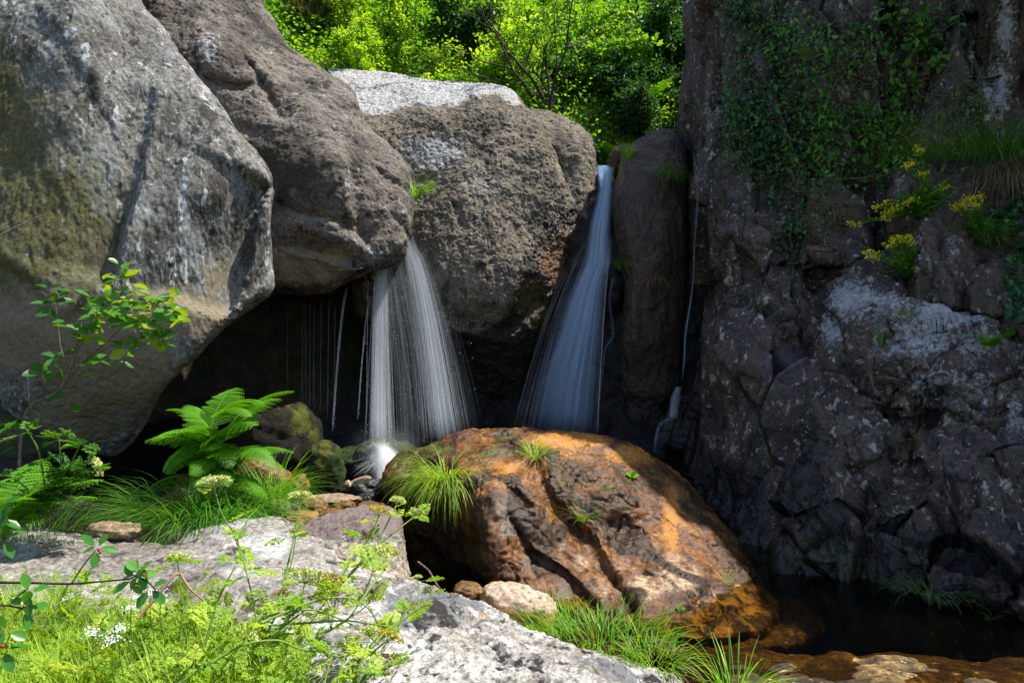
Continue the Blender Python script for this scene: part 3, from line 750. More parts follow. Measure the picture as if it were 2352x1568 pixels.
# ------------------------------------------------------------------ the orange boulder and the near rocks
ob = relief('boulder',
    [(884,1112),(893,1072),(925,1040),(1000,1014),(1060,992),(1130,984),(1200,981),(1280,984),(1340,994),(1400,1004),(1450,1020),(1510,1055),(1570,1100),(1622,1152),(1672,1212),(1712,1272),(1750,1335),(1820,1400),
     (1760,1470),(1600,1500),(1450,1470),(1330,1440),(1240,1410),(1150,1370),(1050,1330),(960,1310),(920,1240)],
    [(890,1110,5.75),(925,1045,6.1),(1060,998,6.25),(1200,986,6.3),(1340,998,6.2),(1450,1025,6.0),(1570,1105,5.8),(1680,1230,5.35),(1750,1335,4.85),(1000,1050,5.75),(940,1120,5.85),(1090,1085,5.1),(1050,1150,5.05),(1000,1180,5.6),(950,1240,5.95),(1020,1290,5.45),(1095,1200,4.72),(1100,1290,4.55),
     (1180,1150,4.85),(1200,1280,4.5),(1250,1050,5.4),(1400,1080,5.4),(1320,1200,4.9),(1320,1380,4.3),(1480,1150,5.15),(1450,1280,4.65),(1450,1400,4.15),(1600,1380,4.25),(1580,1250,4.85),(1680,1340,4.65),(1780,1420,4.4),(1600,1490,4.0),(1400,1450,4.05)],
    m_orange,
    feats=[('groove', [(1228,1055),(1240,1110),(1290,1190),(1340,1240),(1390,1310),(1425,1360),(1450,1400)], 14, 0.13), ('step', [(1228,1055),(1240,1110),(1290,1190),(1340,1240)], 14, 0.10, 90),
           ('groove', [(1140,1108),(1185,1135),(1215,1165)], 9, 0.09), ('step', [(1180,1200),(1215,1260),(1290,1310),(1330,1350),(1370,1390)][::-1], 12, 0.09, 60), ('groove', [(1185,1200),(1220,1270),(1290,1315),(1350,1375)], 8, 0.06),
           ('step', [(1405,1215),(1440,1215),(1480,1200),(1512,1206)], 7, 0.16, 26), ('groove', [(1425,1225),(1460,1218),(1500,1208)], 8, 0.09), ('groove', [(1000,1024),(1060,1034),(1100,1022),(1150,1012),(1180,1030)], 12, 0.10),
           ('groove', [(1060,1140),(1075,1220),(1110,1290)], 50, 0.05), ('groove', [(1300,1090),(1340,1120),(1400,1110)], 18, 0.07), ('groove', [(1530,1130),(1580,1210),(1640,1300)], 22, 0.06)],
    rim=(40, 0.4), back=0.9, voxel=0.0105, step=9,
    disp=[('fbm', 1.6, 0.055, 4), ('fbm', 7, 0.020, 4), ('fbm', 34, 0.006, 3), ('crack', 2.2, 0.03), ('crack', 1.1, 0.04), ('pit', 16, 0.006)], seed=81,
    masks={'streak': lambda px, py, co, no: 0.95 * sstep(-0.02, 0.34, fbm(np.stack([(px * 0.66 - py * 0.75) / 60 + 1.5 * pnoise(np.stack([px / 130, py / 130, 0 * px], 1), 5), (px * 0.75 + py * 0.66) / 230, 0 * px], 1), 5, 91)),
           'moss': blobs((940,1050,60,34,1),(1000,1030,60,22,1),(1130,1040,60,24,.8),(1160,1005,40,8,.8),(1260,1380,30,12,.0),(1440,1370,30,16,.9),(1560,1400,40,10,.8)),
           'algae_shade': blobs((1320,1090,80,46,1.1),(1300,1140,56,60,1.1),(1480,1110,80,60,.9),(1420,1140,130,60,.9),(1690,1260,70,110,1),(1620,1160,50,60,.8),(970,1120,100,80,1.2),(1000,1230,80,90,1.2),(1090,1260,50,80,.9),(940,1070,70,50,.9),(1190,1340,60,30,.6),(1650,1300,60,80,.5),(1600,1180,60,60,.5)),  # dark algae plus painted shade on the left face and right shoulder
           'gold': blobs((1300,1010,120,26,1),(1450,1045,90,40,.8),(1160,1075,60,30,.7),(1280,1170,50,50,.6),(1540,1190,30,110,.9),(1620,1380,120,20,.5)),
           'grey': blobs((1170,1190,70,70,.9),(1230,1290,60,40,.8),(1300,1350,60,40,.7),(1150,1130,40,20,.6)),
           'plum': blobs((1420,1220,90,50,.8),(1490,1270,80,50,.5),(1690,1270,50,70,.6)),
           'under': lambda px, py, co, no: 1.3 * sstep(0.03, -0.05, co[:, 2]),  # caustic light ripples painted as gold and dark below the waterline
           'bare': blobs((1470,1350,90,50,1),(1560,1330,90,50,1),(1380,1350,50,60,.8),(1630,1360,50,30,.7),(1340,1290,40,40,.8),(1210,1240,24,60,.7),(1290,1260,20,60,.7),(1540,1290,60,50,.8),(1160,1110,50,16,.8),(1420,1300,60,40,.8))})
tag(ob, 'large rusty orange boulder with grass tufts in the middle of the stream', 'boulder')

sa = relief('rock_slab',
    [(-160,1205),(0,1211),(100,1217),(200,1228),(300,1240),(390,1247),(430,1226),(480,1206),(560,1194),(645,1196),(700,1222),(760,1250),(830,1290),(870,1335),(800,1400),(600,1460),(300,1460),(-160,1440)],
    [(-150,1210,4.1),(100,1222,4.0),(300,1243,3.95),(450,1225,4.05),(560,1198,4.2),(650,1202,4.15),(760,1262,3.8),(0,1300,3.4),(200,1310,3.35),(400,1320,3.3),(560,1280,3.5),(700,1310,3.4),(840,1330,3.35),(300,1420,2.9),(600,1430,2.9),(-100,1420,2.9)],
    m_greyslab, feats=[('step', [(395,1252),(440,1262),(500,1290),(560,1285)], 10, 0.07, 60), ('groove', [(520,1270),(600,1262),(690,1250)], 12, 0.04), ('groove', [(640,1290),(720,1280),(800,1300)], 9, 0.05)],
    rim=(18, 0.25), back=0.5, voxel=0.0085, step=9, disp=[('fbm', 2.2, 0.035, 4), ('fbm', 10, 0.014, 4), ('fbm', 40, 0.006, 3)], seed=91,
    masks={'white': blobs((620,1255,70,40,1),(560,1310,100,40,.7),(60,1262,40,30,.9),(480,1215,60,12,.6),(780,1260,50,20,.6)), 'smooth': blobs((300,1250,110,16,.7))})
tag(sa, 'long low weathered grey rock slab behind the meadow grass', 'rock slab')

sb = relief('rock_slab',
    [(660,1232),(700,1208),(745,1186),(800,1170),(840,1160),(880,1163),(905,1175),(922,1200),(930,1250),(933,1330),(900,1350),(820,1330),(740,1270)],
    [(670,1230,4.2),(745,1192,4.35),(840,1165,4.4),(900,1175,4.3),(760,1230,4.0),(850,1210,3.95),(900,1240,3.85),(926,1300,3.8),(850,1290,3.7),(780,1270,3.75),(880,1340,3.6)],
    m_greyslab, feats=[('step', [(730,1262),(790,1232),(850,1225),(890,1250)], 10, -0.05, 80)], rim=(22, 0.3), back=0.5, voxel=0.0085, step=8,
    disp=[('fbm', 2.4, 0.03, 4), ('fbm', (14, 14, 8), 0.016, 4), ('fbm', 40, 0.008, 3)], seed=95,
    masks={'smooth': lambda px, py, co, no: sstep(1248, 1215, py + (px - 780) * 0.05), 'fleck': lambda px, py, co, no: sstep(1225, 1260, py) * 0.9})
tag(sb, 'block of rock with a smooth purple-brown top left of the orange boulder', 'rock slab')

sd_ = relief('rock_slab',
    [(430,1440),(560,1380),(700,1345),(830,1326),(932,1332),(1000,1350),(1080,1380),(1150,1408),(1210,1440),(1262,1466),(1330,1488),(1400,1496),(1452,1526),(1540,1562),(1620,1640),(1600,1760),(400,1760)],
    [(500,1440,2.9),(700,1360,3.25),(830,1335,3.4),(930,1340,3.5),(1080,1386,3.35),(1210,1445,3.15),(1330,1492,3.0),(1450,1530,2.85),(1600,1640,2.55),(600,1540,2.35),(800,1450,2.75),(800,1560,2.3),(1000,1460,2.8),(1000,1560,2.35),(1200,1520,2.6),(1350,1560,2.55),(1500,1650,2.3),(1200,1680,2.05),(800,1720,1.9),(500,1720,1.9)],
    m_white, feats=[('groove', [(1040,1400),(1080,1470),(1150,1530),(1160,1600)], 14, 0.05), ('groove', [(830,1400),(920,1440),(1010,1430)], 16, 0.04), ('step', [(1180,1440),(1230,1500),(1330,1520),(1400,1560)], 12, 0.06, 60), ('groove', [(900,1500),(960,1540),(1040,1540)], 18, 0.05)],
    rim=(22, 0.3), back=0.4, voxel=0.0065, step=9, disp=[('fbm', 2.6, 0.045, 4), ('fbm', 9, 0.022, 4), ('fbm', 30, 0.010, 4), ('pit', 14, 0.016), ('crack', 2.6, 0.05), ('crack', 1.3, 0.06)], seed=99)
tag(sd_, 'large pale rock crusted with white and black lichen in front of the orange boulder', 'rock slab')

m_sub = rock_mat('underwater_golden_rock', [(0.3, (0.02, 0.012, 0.007)), (0.47, (0.03, 0.019, 0.009)), (0.58, (0.11, 0.068, 0.022)), (0.72, (0.40, 0.27, 0.10))],
    [(3, 7, 0.54, 0.62, (0.022, 0.015, 0.009), (0.5, 1.6, 1)), (12, 9, 0.56, 0.62, (0.03, 0.018, 0.009), (0.6, 1.4, 1)), (26, 7, 0.62, 0.66, (0.5, 0.38, 0.18), (0.6, 1.3, 1))], bump=((20, 0.6, 0.02),), off=(1, 1, 8))  # shade and golden light flecks of the pool bed painted as patches
shf = relief('submerged_rock',
    [(1300,1440),(1420,1400),(1560,1390),(1660,1370),(1760,1345),(1840,1380),(1900,1430),(1880,1470),(1760,1500),(1600,1520),(1450,1520),(1320,1500)],
    [(1320,1450,4.1),(1450,1420,4.35),(1600,1400,4.5),(1760,1360,4.9),(1880,1430,4.55),(1700,1430,4.45),(1500,1460,4.2),(1700,1495,4.1),(1400,1500,4.0)],
    m_sub, rim=(20, 0.2), back=0.35, voxel=0.014, step=9, disp=[('fbm', 3, 0.05, 4), ('fbm', 14, 0.015, 3)], seed=103)
tag(shf, 'golden rock shelf lying under the water beside the orange boulder', 'rock')
sub2 = relief('submerged_rock',
    [(1560,1560),(1640,1510),(1720,1496),(1850,1500),(2000,1502),(2120,1506),(2240,1520),(2420,1530),(2460,1660),(1900,1720),(1560,1680)],
    [(1600,1540,3.55),(1720,1505,3.62),(1850,1508,3.6),(2000,1510,3.58),(2200,1522,3.55),(2400,1545,3.5),(1700,1560,3.3),(2000,1570,3.25),(2300,1590,3.2),(1700,1660,2.9),(2200,1680,2.9)],
    m_sub, rim=(14, 0.2), back=0.35, voxel=0.012, step=9, disp=[('fbm', 3, 0.04, 4), ('fbm', (6, 14, 14), 0.015, 3)], seed=107)
tag(sub2, 'brown rock under shallow water along the bottom edge right of the grass', 'rock')
# ------------------------------------------------------------------ loose stones
m_moss = rock_mat('mossy_stone', [(0.3, (0.008, 0.007, 0.004)), (0.55, (0.022, 0.019, 0.008)), (0.75, (0.05, 0.042, 0.018))], [], [('moss', 0.4, 0.75, (0.13, 0.135, 0.008), (0.07, 0.085, 0.01)), ('green', 0.4, 0.7, (0.03, 0.06, 0.008), (0.05, 0.08, 0.012))], bump=((30, 1.0, 0.04), (90, 0.8, 0.015)), off=(2, 2, 2))
m_gold = rock_mat('golden_wet_stone', [(0.3, (0.06, 0.03, 0.008)), (0.5, (0.17, 0.085, 0.02)), (0.7, (0.32, 0.18, 0.05))], [(5, 7, 0.56, 0.64, (0.03, 0.022, 0.01), (1, 1, 1))], rough=0.4, bump=((34, 0.6, 0.015),), off=(1, 9, 2))
m_dark = rock_mat('dark_wet_stone', [(0.3, (0.012, 0.013, 0.013)), (0.6, (0.03, 0.03, 0.028)), (0.8, (0.06, 0.056, 0.05))], rough=0.4, bump=((30, 0.5, 0.015),), off=(1, 2, 6))
m_pink = rock_mat('pale_pink_stone', [(0.3, (0.24, 0.16, 0.11)), (0.5, (0.38, 0.275, 0.20)), (0.7, (0.48, 0.38, 0.30))], [(9, 8, 0.6, 0.64, (0.05, 0.04, 0.035), (1, 1, 0.6)), (22, 6, 0.62, 0.66, (0.08, 0.06, 0.05), (1, 1, 1))], [('gold', 0.4, 0.7, (0.34, 0.18, 0.06), (0.22, 0.12, 0.045))], bump=((60, 0.5, 0.01),), off=(7, 1, 2))
m_flat = rock_mat('layered_tan_stone', [(0.3, (0.13, 0.085, 0.05)), (0.5, (0.27, 0.19, 0.125)), (0.7, (0.42, 0.32, 0.23))], [(3, 7, 0.58, 0.64, (0.06, 0.04, 0.025), (1, 1, 8))], bump=((14, 0.8, 0.02),), off=(2, 5, 1))
ST = 'stones at the foot of the left waterfall'
def st(name, label, *a, group=None, **k):
    o = stone(name, *a, **k)
    return tag(o, label, 'stone', group)
top_moss = lambda lo=0.2, hi=0.8: (lambda px, py, co, no: sstep(lo, hi, no[:, 2]))
st('stone', 'flat layered tan stone lying on the far edge of the grey slab', 265, 1216, 4.08, (0.155, 0.08, 0.04), m_flat, tilt=-0.06, seed=5, lump=0.15)
st('stone', 'smooth pale pink stone with black flecks, golden below, beside the grass at the pool', 1190, 1400, 3.75, (0.21, 0.15, 0.125), m_pink, tilt=-0.28, seed=6, lump=0.08, masks={'gold': lambda px, py, co, no: sstep(0.18, 0.06, co[:, 2] - 0.12 - (co[:, 0] - 0.03) * -0.25)})
st('stone', 'small golden stone half hidden behind the big pale rock', 1078, 1362, 3.9, (0.09, 0.08, 0.06), m_gold, seed=7)
st('stone', 'large dark boulder-like stone with a sunlit moss patch behind the fern', 640, 1015, 7.4, (0.44, 0.45, 0.46), m_moss, seed=8, lump=0.1, masks={'moss': blobs((690,965,28,40,1),(720,1000,20,30,.8),(660,930,40,18,.5)), 'green': top_moss(0.5, 1.4)}, group=ST)
st('stone', 'upright stone coated with yellow-green moss in front of the left waterfall', 748, 1080, 6.6, (0.185, 0.16, 0.28), m_moss, seed=10, lump=0.12, masks={'moss': blobs((745,1045,26,50,1),(715,1030,14,12,1),(760,1080,12,30,.6)), 'green': lambda px, py, co, no: sstep(0.2, 0.6, no[:, 0])}, group=ST)
st('stone', 'low green mossy stone just behind the upright mossy stone', 822, 1062, 7.6, (0.24, 0.2, 0.18), m_moss, seed=11, masks={'green': top_moss(-0.2, 0.4)}, group=ST)
st('stone', 'green rounded stone on which the left waterfall splashes', 890, 1050, 7.55, (0.33, 0.25, 0.2), m_moss, seed=12, masks={'green': top_moss(-0.1, 0.5)}, group=ST)
st('stone', 'black round wet stone under the left waterfall', 850, 1124, 6.5, (0.17, 0.14, 0.105), m_dark, seed=13, group=ST)
st('stone', 'brown slanting stone leaning behind the black round wet stone', 822, 1112, 6.75, (0.14, 0.12, 0.055), m_flat, tilt=0.42, seed=14, group=ST)
st('stone', 'smallest blackish stone in front of the black round wet stone', 842, 1146, 6.15, (0.09, 0.07, 0.05), m_dark, seed=15, group=ST)
st('stone', 'pale pebble beside the slanting brown stone', 797, 1112, 6.5, (0.035, 0.03, 0.035), m_pink, seed=16, group=ST)
st('stone', 'golden round stone left of the upright mossy stone', 682, 1122, 5.9, (0.10, 0.09, 0.11), m_gold, seed=17, group=ST)
st('stone', 'tan tilted slab-like stone behind the sedge', 610, 1100, 6.1, (0.26, 0.14, 0.16), m_gold, tilt=-0.5, seed=18, lump=0.08, group=ST)
st('stone', 'pale pink stone right beside the sedge clump', 637, 1163, 5.0, (0.085, 0.08, 0.05), m_pink, seed=19, group=ST)
st('stone', 'thin flat dark stone lying across the golden stones', 770, 1146, 5.7, (0.20, 0.13, 0.03), m_flat, tilt=-0.03, seed=20, group=ST)
st('stone', 'dark gold wet stone under the left end of the thin flat stone', 715, 1168, 5.4, (0.12, 0.1, 0.075), m_gold, seed=21, group=ST)
st('stone', 'dark gold wet stone under the right end of the thin flat stone', 790, 1166, 5.3, (0.09, 0.08, 0.05), m_gold, seed=22, group=ST)
st('stone', 'low bright orange stone nearest the purple-brown slab top', 765, 1180, 4.95, (0.13, 0.08, 0.035), m_gold, seed=23, lump=0.12, group=ST)
st('stone', 'bright orange stone right of the low orange one', 850, 1166, 5.1, (0.10, 0.08, 0.045), m_gold, seed=24, group=ST)
st('stone', 'tan flat stone left of the purple-brown slab top', 690, 1190, 4.75, (0.13, 0.10, 0.045), m_pink, seed=25, lump=0.12, masks={'gold': top_moss(2, 0)}, group=ST)
st('stone', 'small brown stone at the near end of the tan flat stone', 668, 1214, 4.5, (0.09, 0.08, 0.04), m_flat, seed=26, group=ST)

# ------------------------------------------------------------------ helpers: foliage
class Fol:
    def __init__(s): s.v, s.q, s.t, s.r, s.n = [], [], [], [], 0
    def add(s, v, q=None, t=None, r=None):
        v = np.asarray(v, dtype=np.float32).reshape(-1, 3)
        if q is not None and len(q): s.q.append(np.asarray(q, dtype=np.int64) + s.n)
        if t is not None and len(t): s.t.append(np.asarray(t, dtype=np.int64) + s.n)
        s.v.append(v)
        s.r.append(np.broadcast_to(np.asarray(0.5 if r is None else r, dtype=np.float32), (len(v),)))
        s.n += len(v)
    def arrays(s):
        return np.concatenate(s.v), (np.concatenate(s.q) if s.q else np.zeros((0, 4), int)), (np.concatenate(s.t) if s.t else np.zeros((0, 3), int)), np.concatenate(s.r)
    def mesh(s, name, mat):
        v, q, t, r = s.arrays()
        return mesh_from(name, v, [q, t], [mat], attrs={'rnd': r})
    def leaves(s, pos, dr, nr, L, W, r, fold=0.25, shape='diamond', curl=0.15):
        pos, dr, nr = (np.asarray(a, dtype=np.float64).reshape(-1, 3) for a in (pos, dr, nr))
        N = len(pos)
        L, W, r = (np.broadcast_to(np.asarray(a, dtype=np.float64), (N,)) for a in (L, W, r))
        dr = dr / np.maximum(np.linalg.norm(dr, axis=1, keepdims=True), 1e-9)
        sd = np.cross(dr, nr); sd /= np.maximum(np.linalg.norm(sd, axis=1, keepdims=True), 1e-9)
        up = np.cross(sd, dr)
        if shape == 'diamond':
            prof = [(0, 0, 0), (0.42, -0.5, 1), (1, 0, -curl * 2), (0.42, 0.5, 1)]
            tri = np.array([[0, 1, 2], [0, 2, 3]])
            q = None
        else:
            prof = [(0, 0, 0), (0.22, -0.33, .7), (0.55, -0.5, 1), (0.82, -0.3, .4), (1, 0, -curl * 3), (0.82, 0.3, .4), (0.55, 0.5, 1), (0.22, 0.33, .7), (0.3, 0, 0), (0.7, 0, -curl)]
            q = np.array([[8, 1, 2, 9], [8, 9, 6, 7]])
            tri = np.array([[0, 1, 8], [0, 8, 7], [9, 2, 3], [9, 3, 4], [9, 4, 5], [9, 5, 6]])
        a = np.array(prof)
        v = (pos[:, None] + dr[:, None] * (a[None, :, 0:1] * L[:, None, None]) + sd[:, None] * (a[None, :, 1:2] * W[:, None, None])
             + up[:, None] * (a[None, :, 2:3] * (fold * W)[:, None, None]))
        k = len(a)
        off = (np.arange(N) * k)[:, None, None]
        s.add(v.reshape(-1, 3), None if q is None else (q[None] + off).reshape(-1, 4), (tri[None] + off).reshape(-1, 3), np.repeat(r, k))
    def blades(s, base, az, L, lean, droop, W, r, K=6, twist=0.0):
        base = np.asarray(base, dtype=np.float64).reshape(-1, 3)
        N = len(base)
        az, L, lean, droop, W, r = (np.broadcast_to(np.asarray(a, dtype=np.float64), (N,)) for a in (az, L, lean, droop, W, r))
        h = np.stack([np.cos(az), np.sin(az), 0 * az], 1)
        sd = np.stack([-np.sin(az + twist), np.cos(az + twist), 0 * az], 1)
        p = base.copy()
        rows = []
        for k in range(K + 1):
            t = k / K
            wd = W * (0.7 + 0.6 * t if t < 0.3 else 0.88) * (1 - t ** 3) + 0.0004
            rows.append(np.stack([p - sd * wd[:, None] / 2, p + sd * wd[:, None] / 2], 1))
            th = lean + droop * (t + 0.5 / K)
            p = p + (h * np.sin(th)[:, None] + np.array([0, 0, 1.0]) * np.cos(th)[:, None]) * (L / K)[:, None]
        v = np.stack(rows, 1).reshape(N, -1, 3)
        q = np.array([[2 * k, 2 * k + 1, 2 * k + 3, 2 * k + 2] for k in range(K)])
        off = (np.arange(N) * 2 * (K + 1))[:, None, None]
        s.add(v.reshape(-1, 3), (q[None] + off).reshape(-1, 4), None, np.repeat(r, 2 * (K + 1)))
    def tube(s, path, r0, r1, sides=5, r=0.5):
        p = np.asarray(path, dtype=np.float64)
        n = len(p)
        tg = np.gradient(p, axis=0); tg /= np.maximum(np.linalg.norm(tg, axis=1, keepdims=True), 1e-9)
        ref = np.array([0.31, 0.2, 0.93]) if abs(tg[:, 2]).mean() < 0.8 else np.array([0.9, 0.3, 0.1])
        a = np.cross(tg, ref); a /= np.maximum(np.linalg.norm(a, axis=1, keepdims=True), 1e-9)
        b = np.cross(tg, a)
        rad = np.linspace(r0, r1, n)
        ang = np.linspace(0, 2 * math.pi, sides, endpoint=False)
        v = p[:, None] + rad[:, None, None] * (np.cos(ang)[None, :, None] * a[:, None] + np.sin(ang)[None, :, None] * b[:, None])
        i = np.arange(n - 1)[:, None] * sides
        j = np.arange(sides)[None]
        q = np.stack([i + j, i + (j + 1) % sides, i + sides + (j + 1) % sides, i + sides + j], 2).reshape(-1, 4)
        s.add(v.reshape(-1, 3), q, None, r)
    def stamp(s, tpl, pos, rot, scale, r=None, spread=0.25):
        """copies of a template (v, q, t, r) at many places: rot (N,3,3)"""
        tv, tq, tt, tr_ = tpl
        N, k = len(pos), len(tv)
        v = np.einsum('nij,kj->nki', rot, tv) * np.asarray(scale).reshape(-1, 1, 1) + np.asarray(pos)[:, None]
        off = (np.arange(N) * k)[:, None, None]
        rr = np.clip(tr_[None] + ((np.asarray(r) - 0.5)[:, None] if r is not None else 0), 0, 1)
        s.add(v.reshape(-1, 3), (tq[None] + off).reshape(-1, 4) if len(tq) else None, (tt[None] + off).reshape(-1, 3) if len(tt) else None, np.broadcast_to(rr, (N, k)).reshape(-1))

def rots(az, tilt, roll=0):
    az, tilt = np.asarray(az, float), np.asarray(tilt, float)
    roll = np.broadcast_to(np.asarray(roll, float), az.shape)
    ca, sa_, ct, st_, cr, sr = np.cos(az), np.sin(az), np.cos(tilt), np.sin(tilt), np.cos(roll), np.sin(roll)
    z, o = 0 * az, 0 * az + 1
    Rz = np.stack([np.stack([ca, -sa_, z], -1), np.stack([sa_, ca, z], -1), np.stack([z, z, o], -1)], -2)
    Ry = np.stack([np.stack([ct, z, st_], -1), np.stack([z, o, z], -1), np.stack([-st_, z, ct], -1)], -2)
    Rx = np.stack([np.stack([cr, -sr, z], -1), np.stack([sr, cr, z], -1), np.stack([z, z, o], -1)], -2)
    return Rz @ Ry @ Rx

def unit(n, r_=None):
    v = (r_ or rng).normal(size=(n, 3)); return v / np.linalg.norm(v, axis=1, keepdims=True)

def leaf_mat(name, ca, cb, cc=None, trans=0.45, rough=0.5, tint=(1.25, 1.15, 0.6)):
    m = Mat(name)
    a = m.attr('rnd')
    col = m.ramp(a, [(0.0, ca), (0.55, cb), (1.0, cc or cb)])
    inf = m.n('ShaderNodeObjectInfo').outputs['Random']
    hv = m.n('ShaderNodeHueSaturation')
    m.put(hv.inputs['Color'], col)
    m.put(hv.inputs['Value'], m.math('ADD', 0.85, m.math('MULTIPLY', inf, 0.3)))
    col = hv.outputs[0]
    pr = m.n('ShaderNodeBsdfPrincipled')
    m.put(pr.inputs['Base Color'], col); pr.inputs['Roughness'].default_value = rough; pr.inputs['Specular IOR Level'].default_value = 0.35
    tl = m.n('ShaderNodeBsdfTranslucent')
    m.put(tl.inputs['Color'], m.mix(1.0, col, tint, 'MULTIPLY'))
    mx = m.n('ShaderNodeMixShader'); mx.inputs[0].default_value = trans
    m.put(mx.inputs[1], pr.outputs[0]); m.put(mx.inputs[2], tl.outputs[0])
    m.put(m.out.inputs['Surface'], mx.outputs[0])
    return m.m

L_lime = leaf_mat('lime_leaves', (0.10, 0.24, 0.012), (0.23, 0.41, 0.02), (0.44, 0.54, 0.03), 0.5, tint=(1.9, 1.7, 0.7))
L_mid = leaf_mat('green_leaves', (0.05, 0.15, 0.012), (0.12, 0.29, 0.018), (0.26, 0.42, 0.025), 0.5, tint=(1.9, 1.7, 0.6))
L_dark = leaf_mat('dark_green_leaves', (0.014, 0.05, 0.012), (0.03, 0.095, 0.018), (0.06, 0.15, 0.025), 0.4, tint=(1.6, 1.6, 0.7))
L_heath = leaf_mat('heath_leaves', (0.06, 0.085, 0.022), (0.12, 0.15, 0.035), (0.19, 0.21, 0.06), 0.4, tint=(1.5, 1.4, 0.8))
L_ivy = leaf_mat('ivy_leaves', (0.014, 0.065, 0.022), (0.035, 0.13, 0.035), (0.10, 0.24, 0.04), 0.25, rough=0.4)
L_bramble = leaf_mat('bramble_leaves', (0.04, 0.16, 0.018), (0.09, 0.28, 0.025), (0.20, 0.42, 0.04), 0.4)
L_fern = leaf_mat('fern_leaves', (0.06, 0.22, 0.008), (0.12, 0.34, 0.012), (0.20, 0.44, 0.02), 0.45, tint=(1.5, 1.4, 0.5))
L_grass = leaf_mat('grass_blades', (0.09, 0.26, 0.010), (0.18, 0.42, 0.015), (0.38, 0.54, 0.03), 0.45, tint=(1.5, 1.4, 0.5))
L_sedge = leaf_mat('sedge_blades', (0.035, 0.15, 0.014), (0.075, 0.25, 0.018), (0.18, 0.38, 0.03), 0.4, tint=(1.5, 1.4, 0.5))
L_dry = leaf_mat('dry_grass_blades', (0.16, 0.115, 0.06), (0.27, 0.20, 0.11), (0.36, 0.30, 0.17), 0.3, tint=(1.1, 1, 0.8))
L_meadow = leaf_mat('meadow_leaves', (0.17, 0.34, 0.015), (0.32, 0.50, 0.035), (0.50, 0.60, 0.08), 0.45, tint=(1.4, 1.3, 0.5))
L_cherry = leaf_mat('buckthorn_leaves', (0.04, 0.17, 0.025), (0.09, 0.28, 0.035), (0.36, 0.46, 0.02), 0.4, rough=0.3, tint=(1.8, 1.6, 0.4))
L_umbel = leaf_mat('umbel_flowers', (0.46, 0.54, 0.08), (0.66, 0.70, 0.26), (0.76, 0.78, 0.45), 0.3, tint=(1, 1, 0.8))
L_ochre = leaf_mat('ripe_umbel_seeds', (0.42, 0.34, 0.02), (0.56, 0.45, 0.04), (0.66, 0.56, 0.10), 0.2, tint=(1, 1, 0.8))
L_stem = leaf_mat('green_stems', (0.07, 0.15, 0.015), (0.12, 0.22, 0.025), (0.2, 0.3, 0.05), 0.1)
L_yellow = leaf_mat('yellow_petals', (0.7, 0.62, 0.01), (0.82, 0.75, 0.012), (0.85, 0.80, 0.03), 0.3, tint=(1.2, 1.1, 0.5))
L_white = leaf_mat('white_petals', (0.7, 0.7, 0.68), (0.8, 0.8, 0.78), None, 0.3, tint=(1, 1, 1))
m_bark = rock_mat('dark_bark', [(0.3, (0.02, 0.015, 0.012)), (0.7, (0.06, 0.045, 0.035))], bump=((40, 0.7, 0.01),))
m_twig = rock_mat('grey_twig', [(0.3, (0.09, 0.06, 0.045)), (0.7, (0.2, 0.15, 0.115))], bump=((40, 0.4, 0.005),))
bm_ = Mat('red_berry'); bm_.princ((0.30, 0.012, 0.02), 0.25, None, 0.5); m_berry = bm_.m

dg = bpy.context.evaluated_depsgraph_get()
from mathutils.bvhtree import BVHTree
ground_bvh = BVHTree.FromObject(g, dg)
CAM = Vector((0, 0, CAM_H))
def ray(px, py): return Vector(((px - CX) / FPX, 1.0, -(py - CY) / FPX)).normalized()
rockset = {}
def hit(px, py):
    """what the sight line meets: point, normal"""
    ok, loc, nor, _, ob_, _ = sc.ray_cast(dg, CAM, ray(px, py))
    return (np.array(loc), np.array(nor)) if ok else (None, None)
def hit_ground(px, py):
    loc, nor, _, _ = ground_bvh.ray_cast(CAM, ray(px, py))
    return np.array(loc) if loc else None
def gz(x, y): return float(terrain(np.array([x]), np.array([y]))[0])

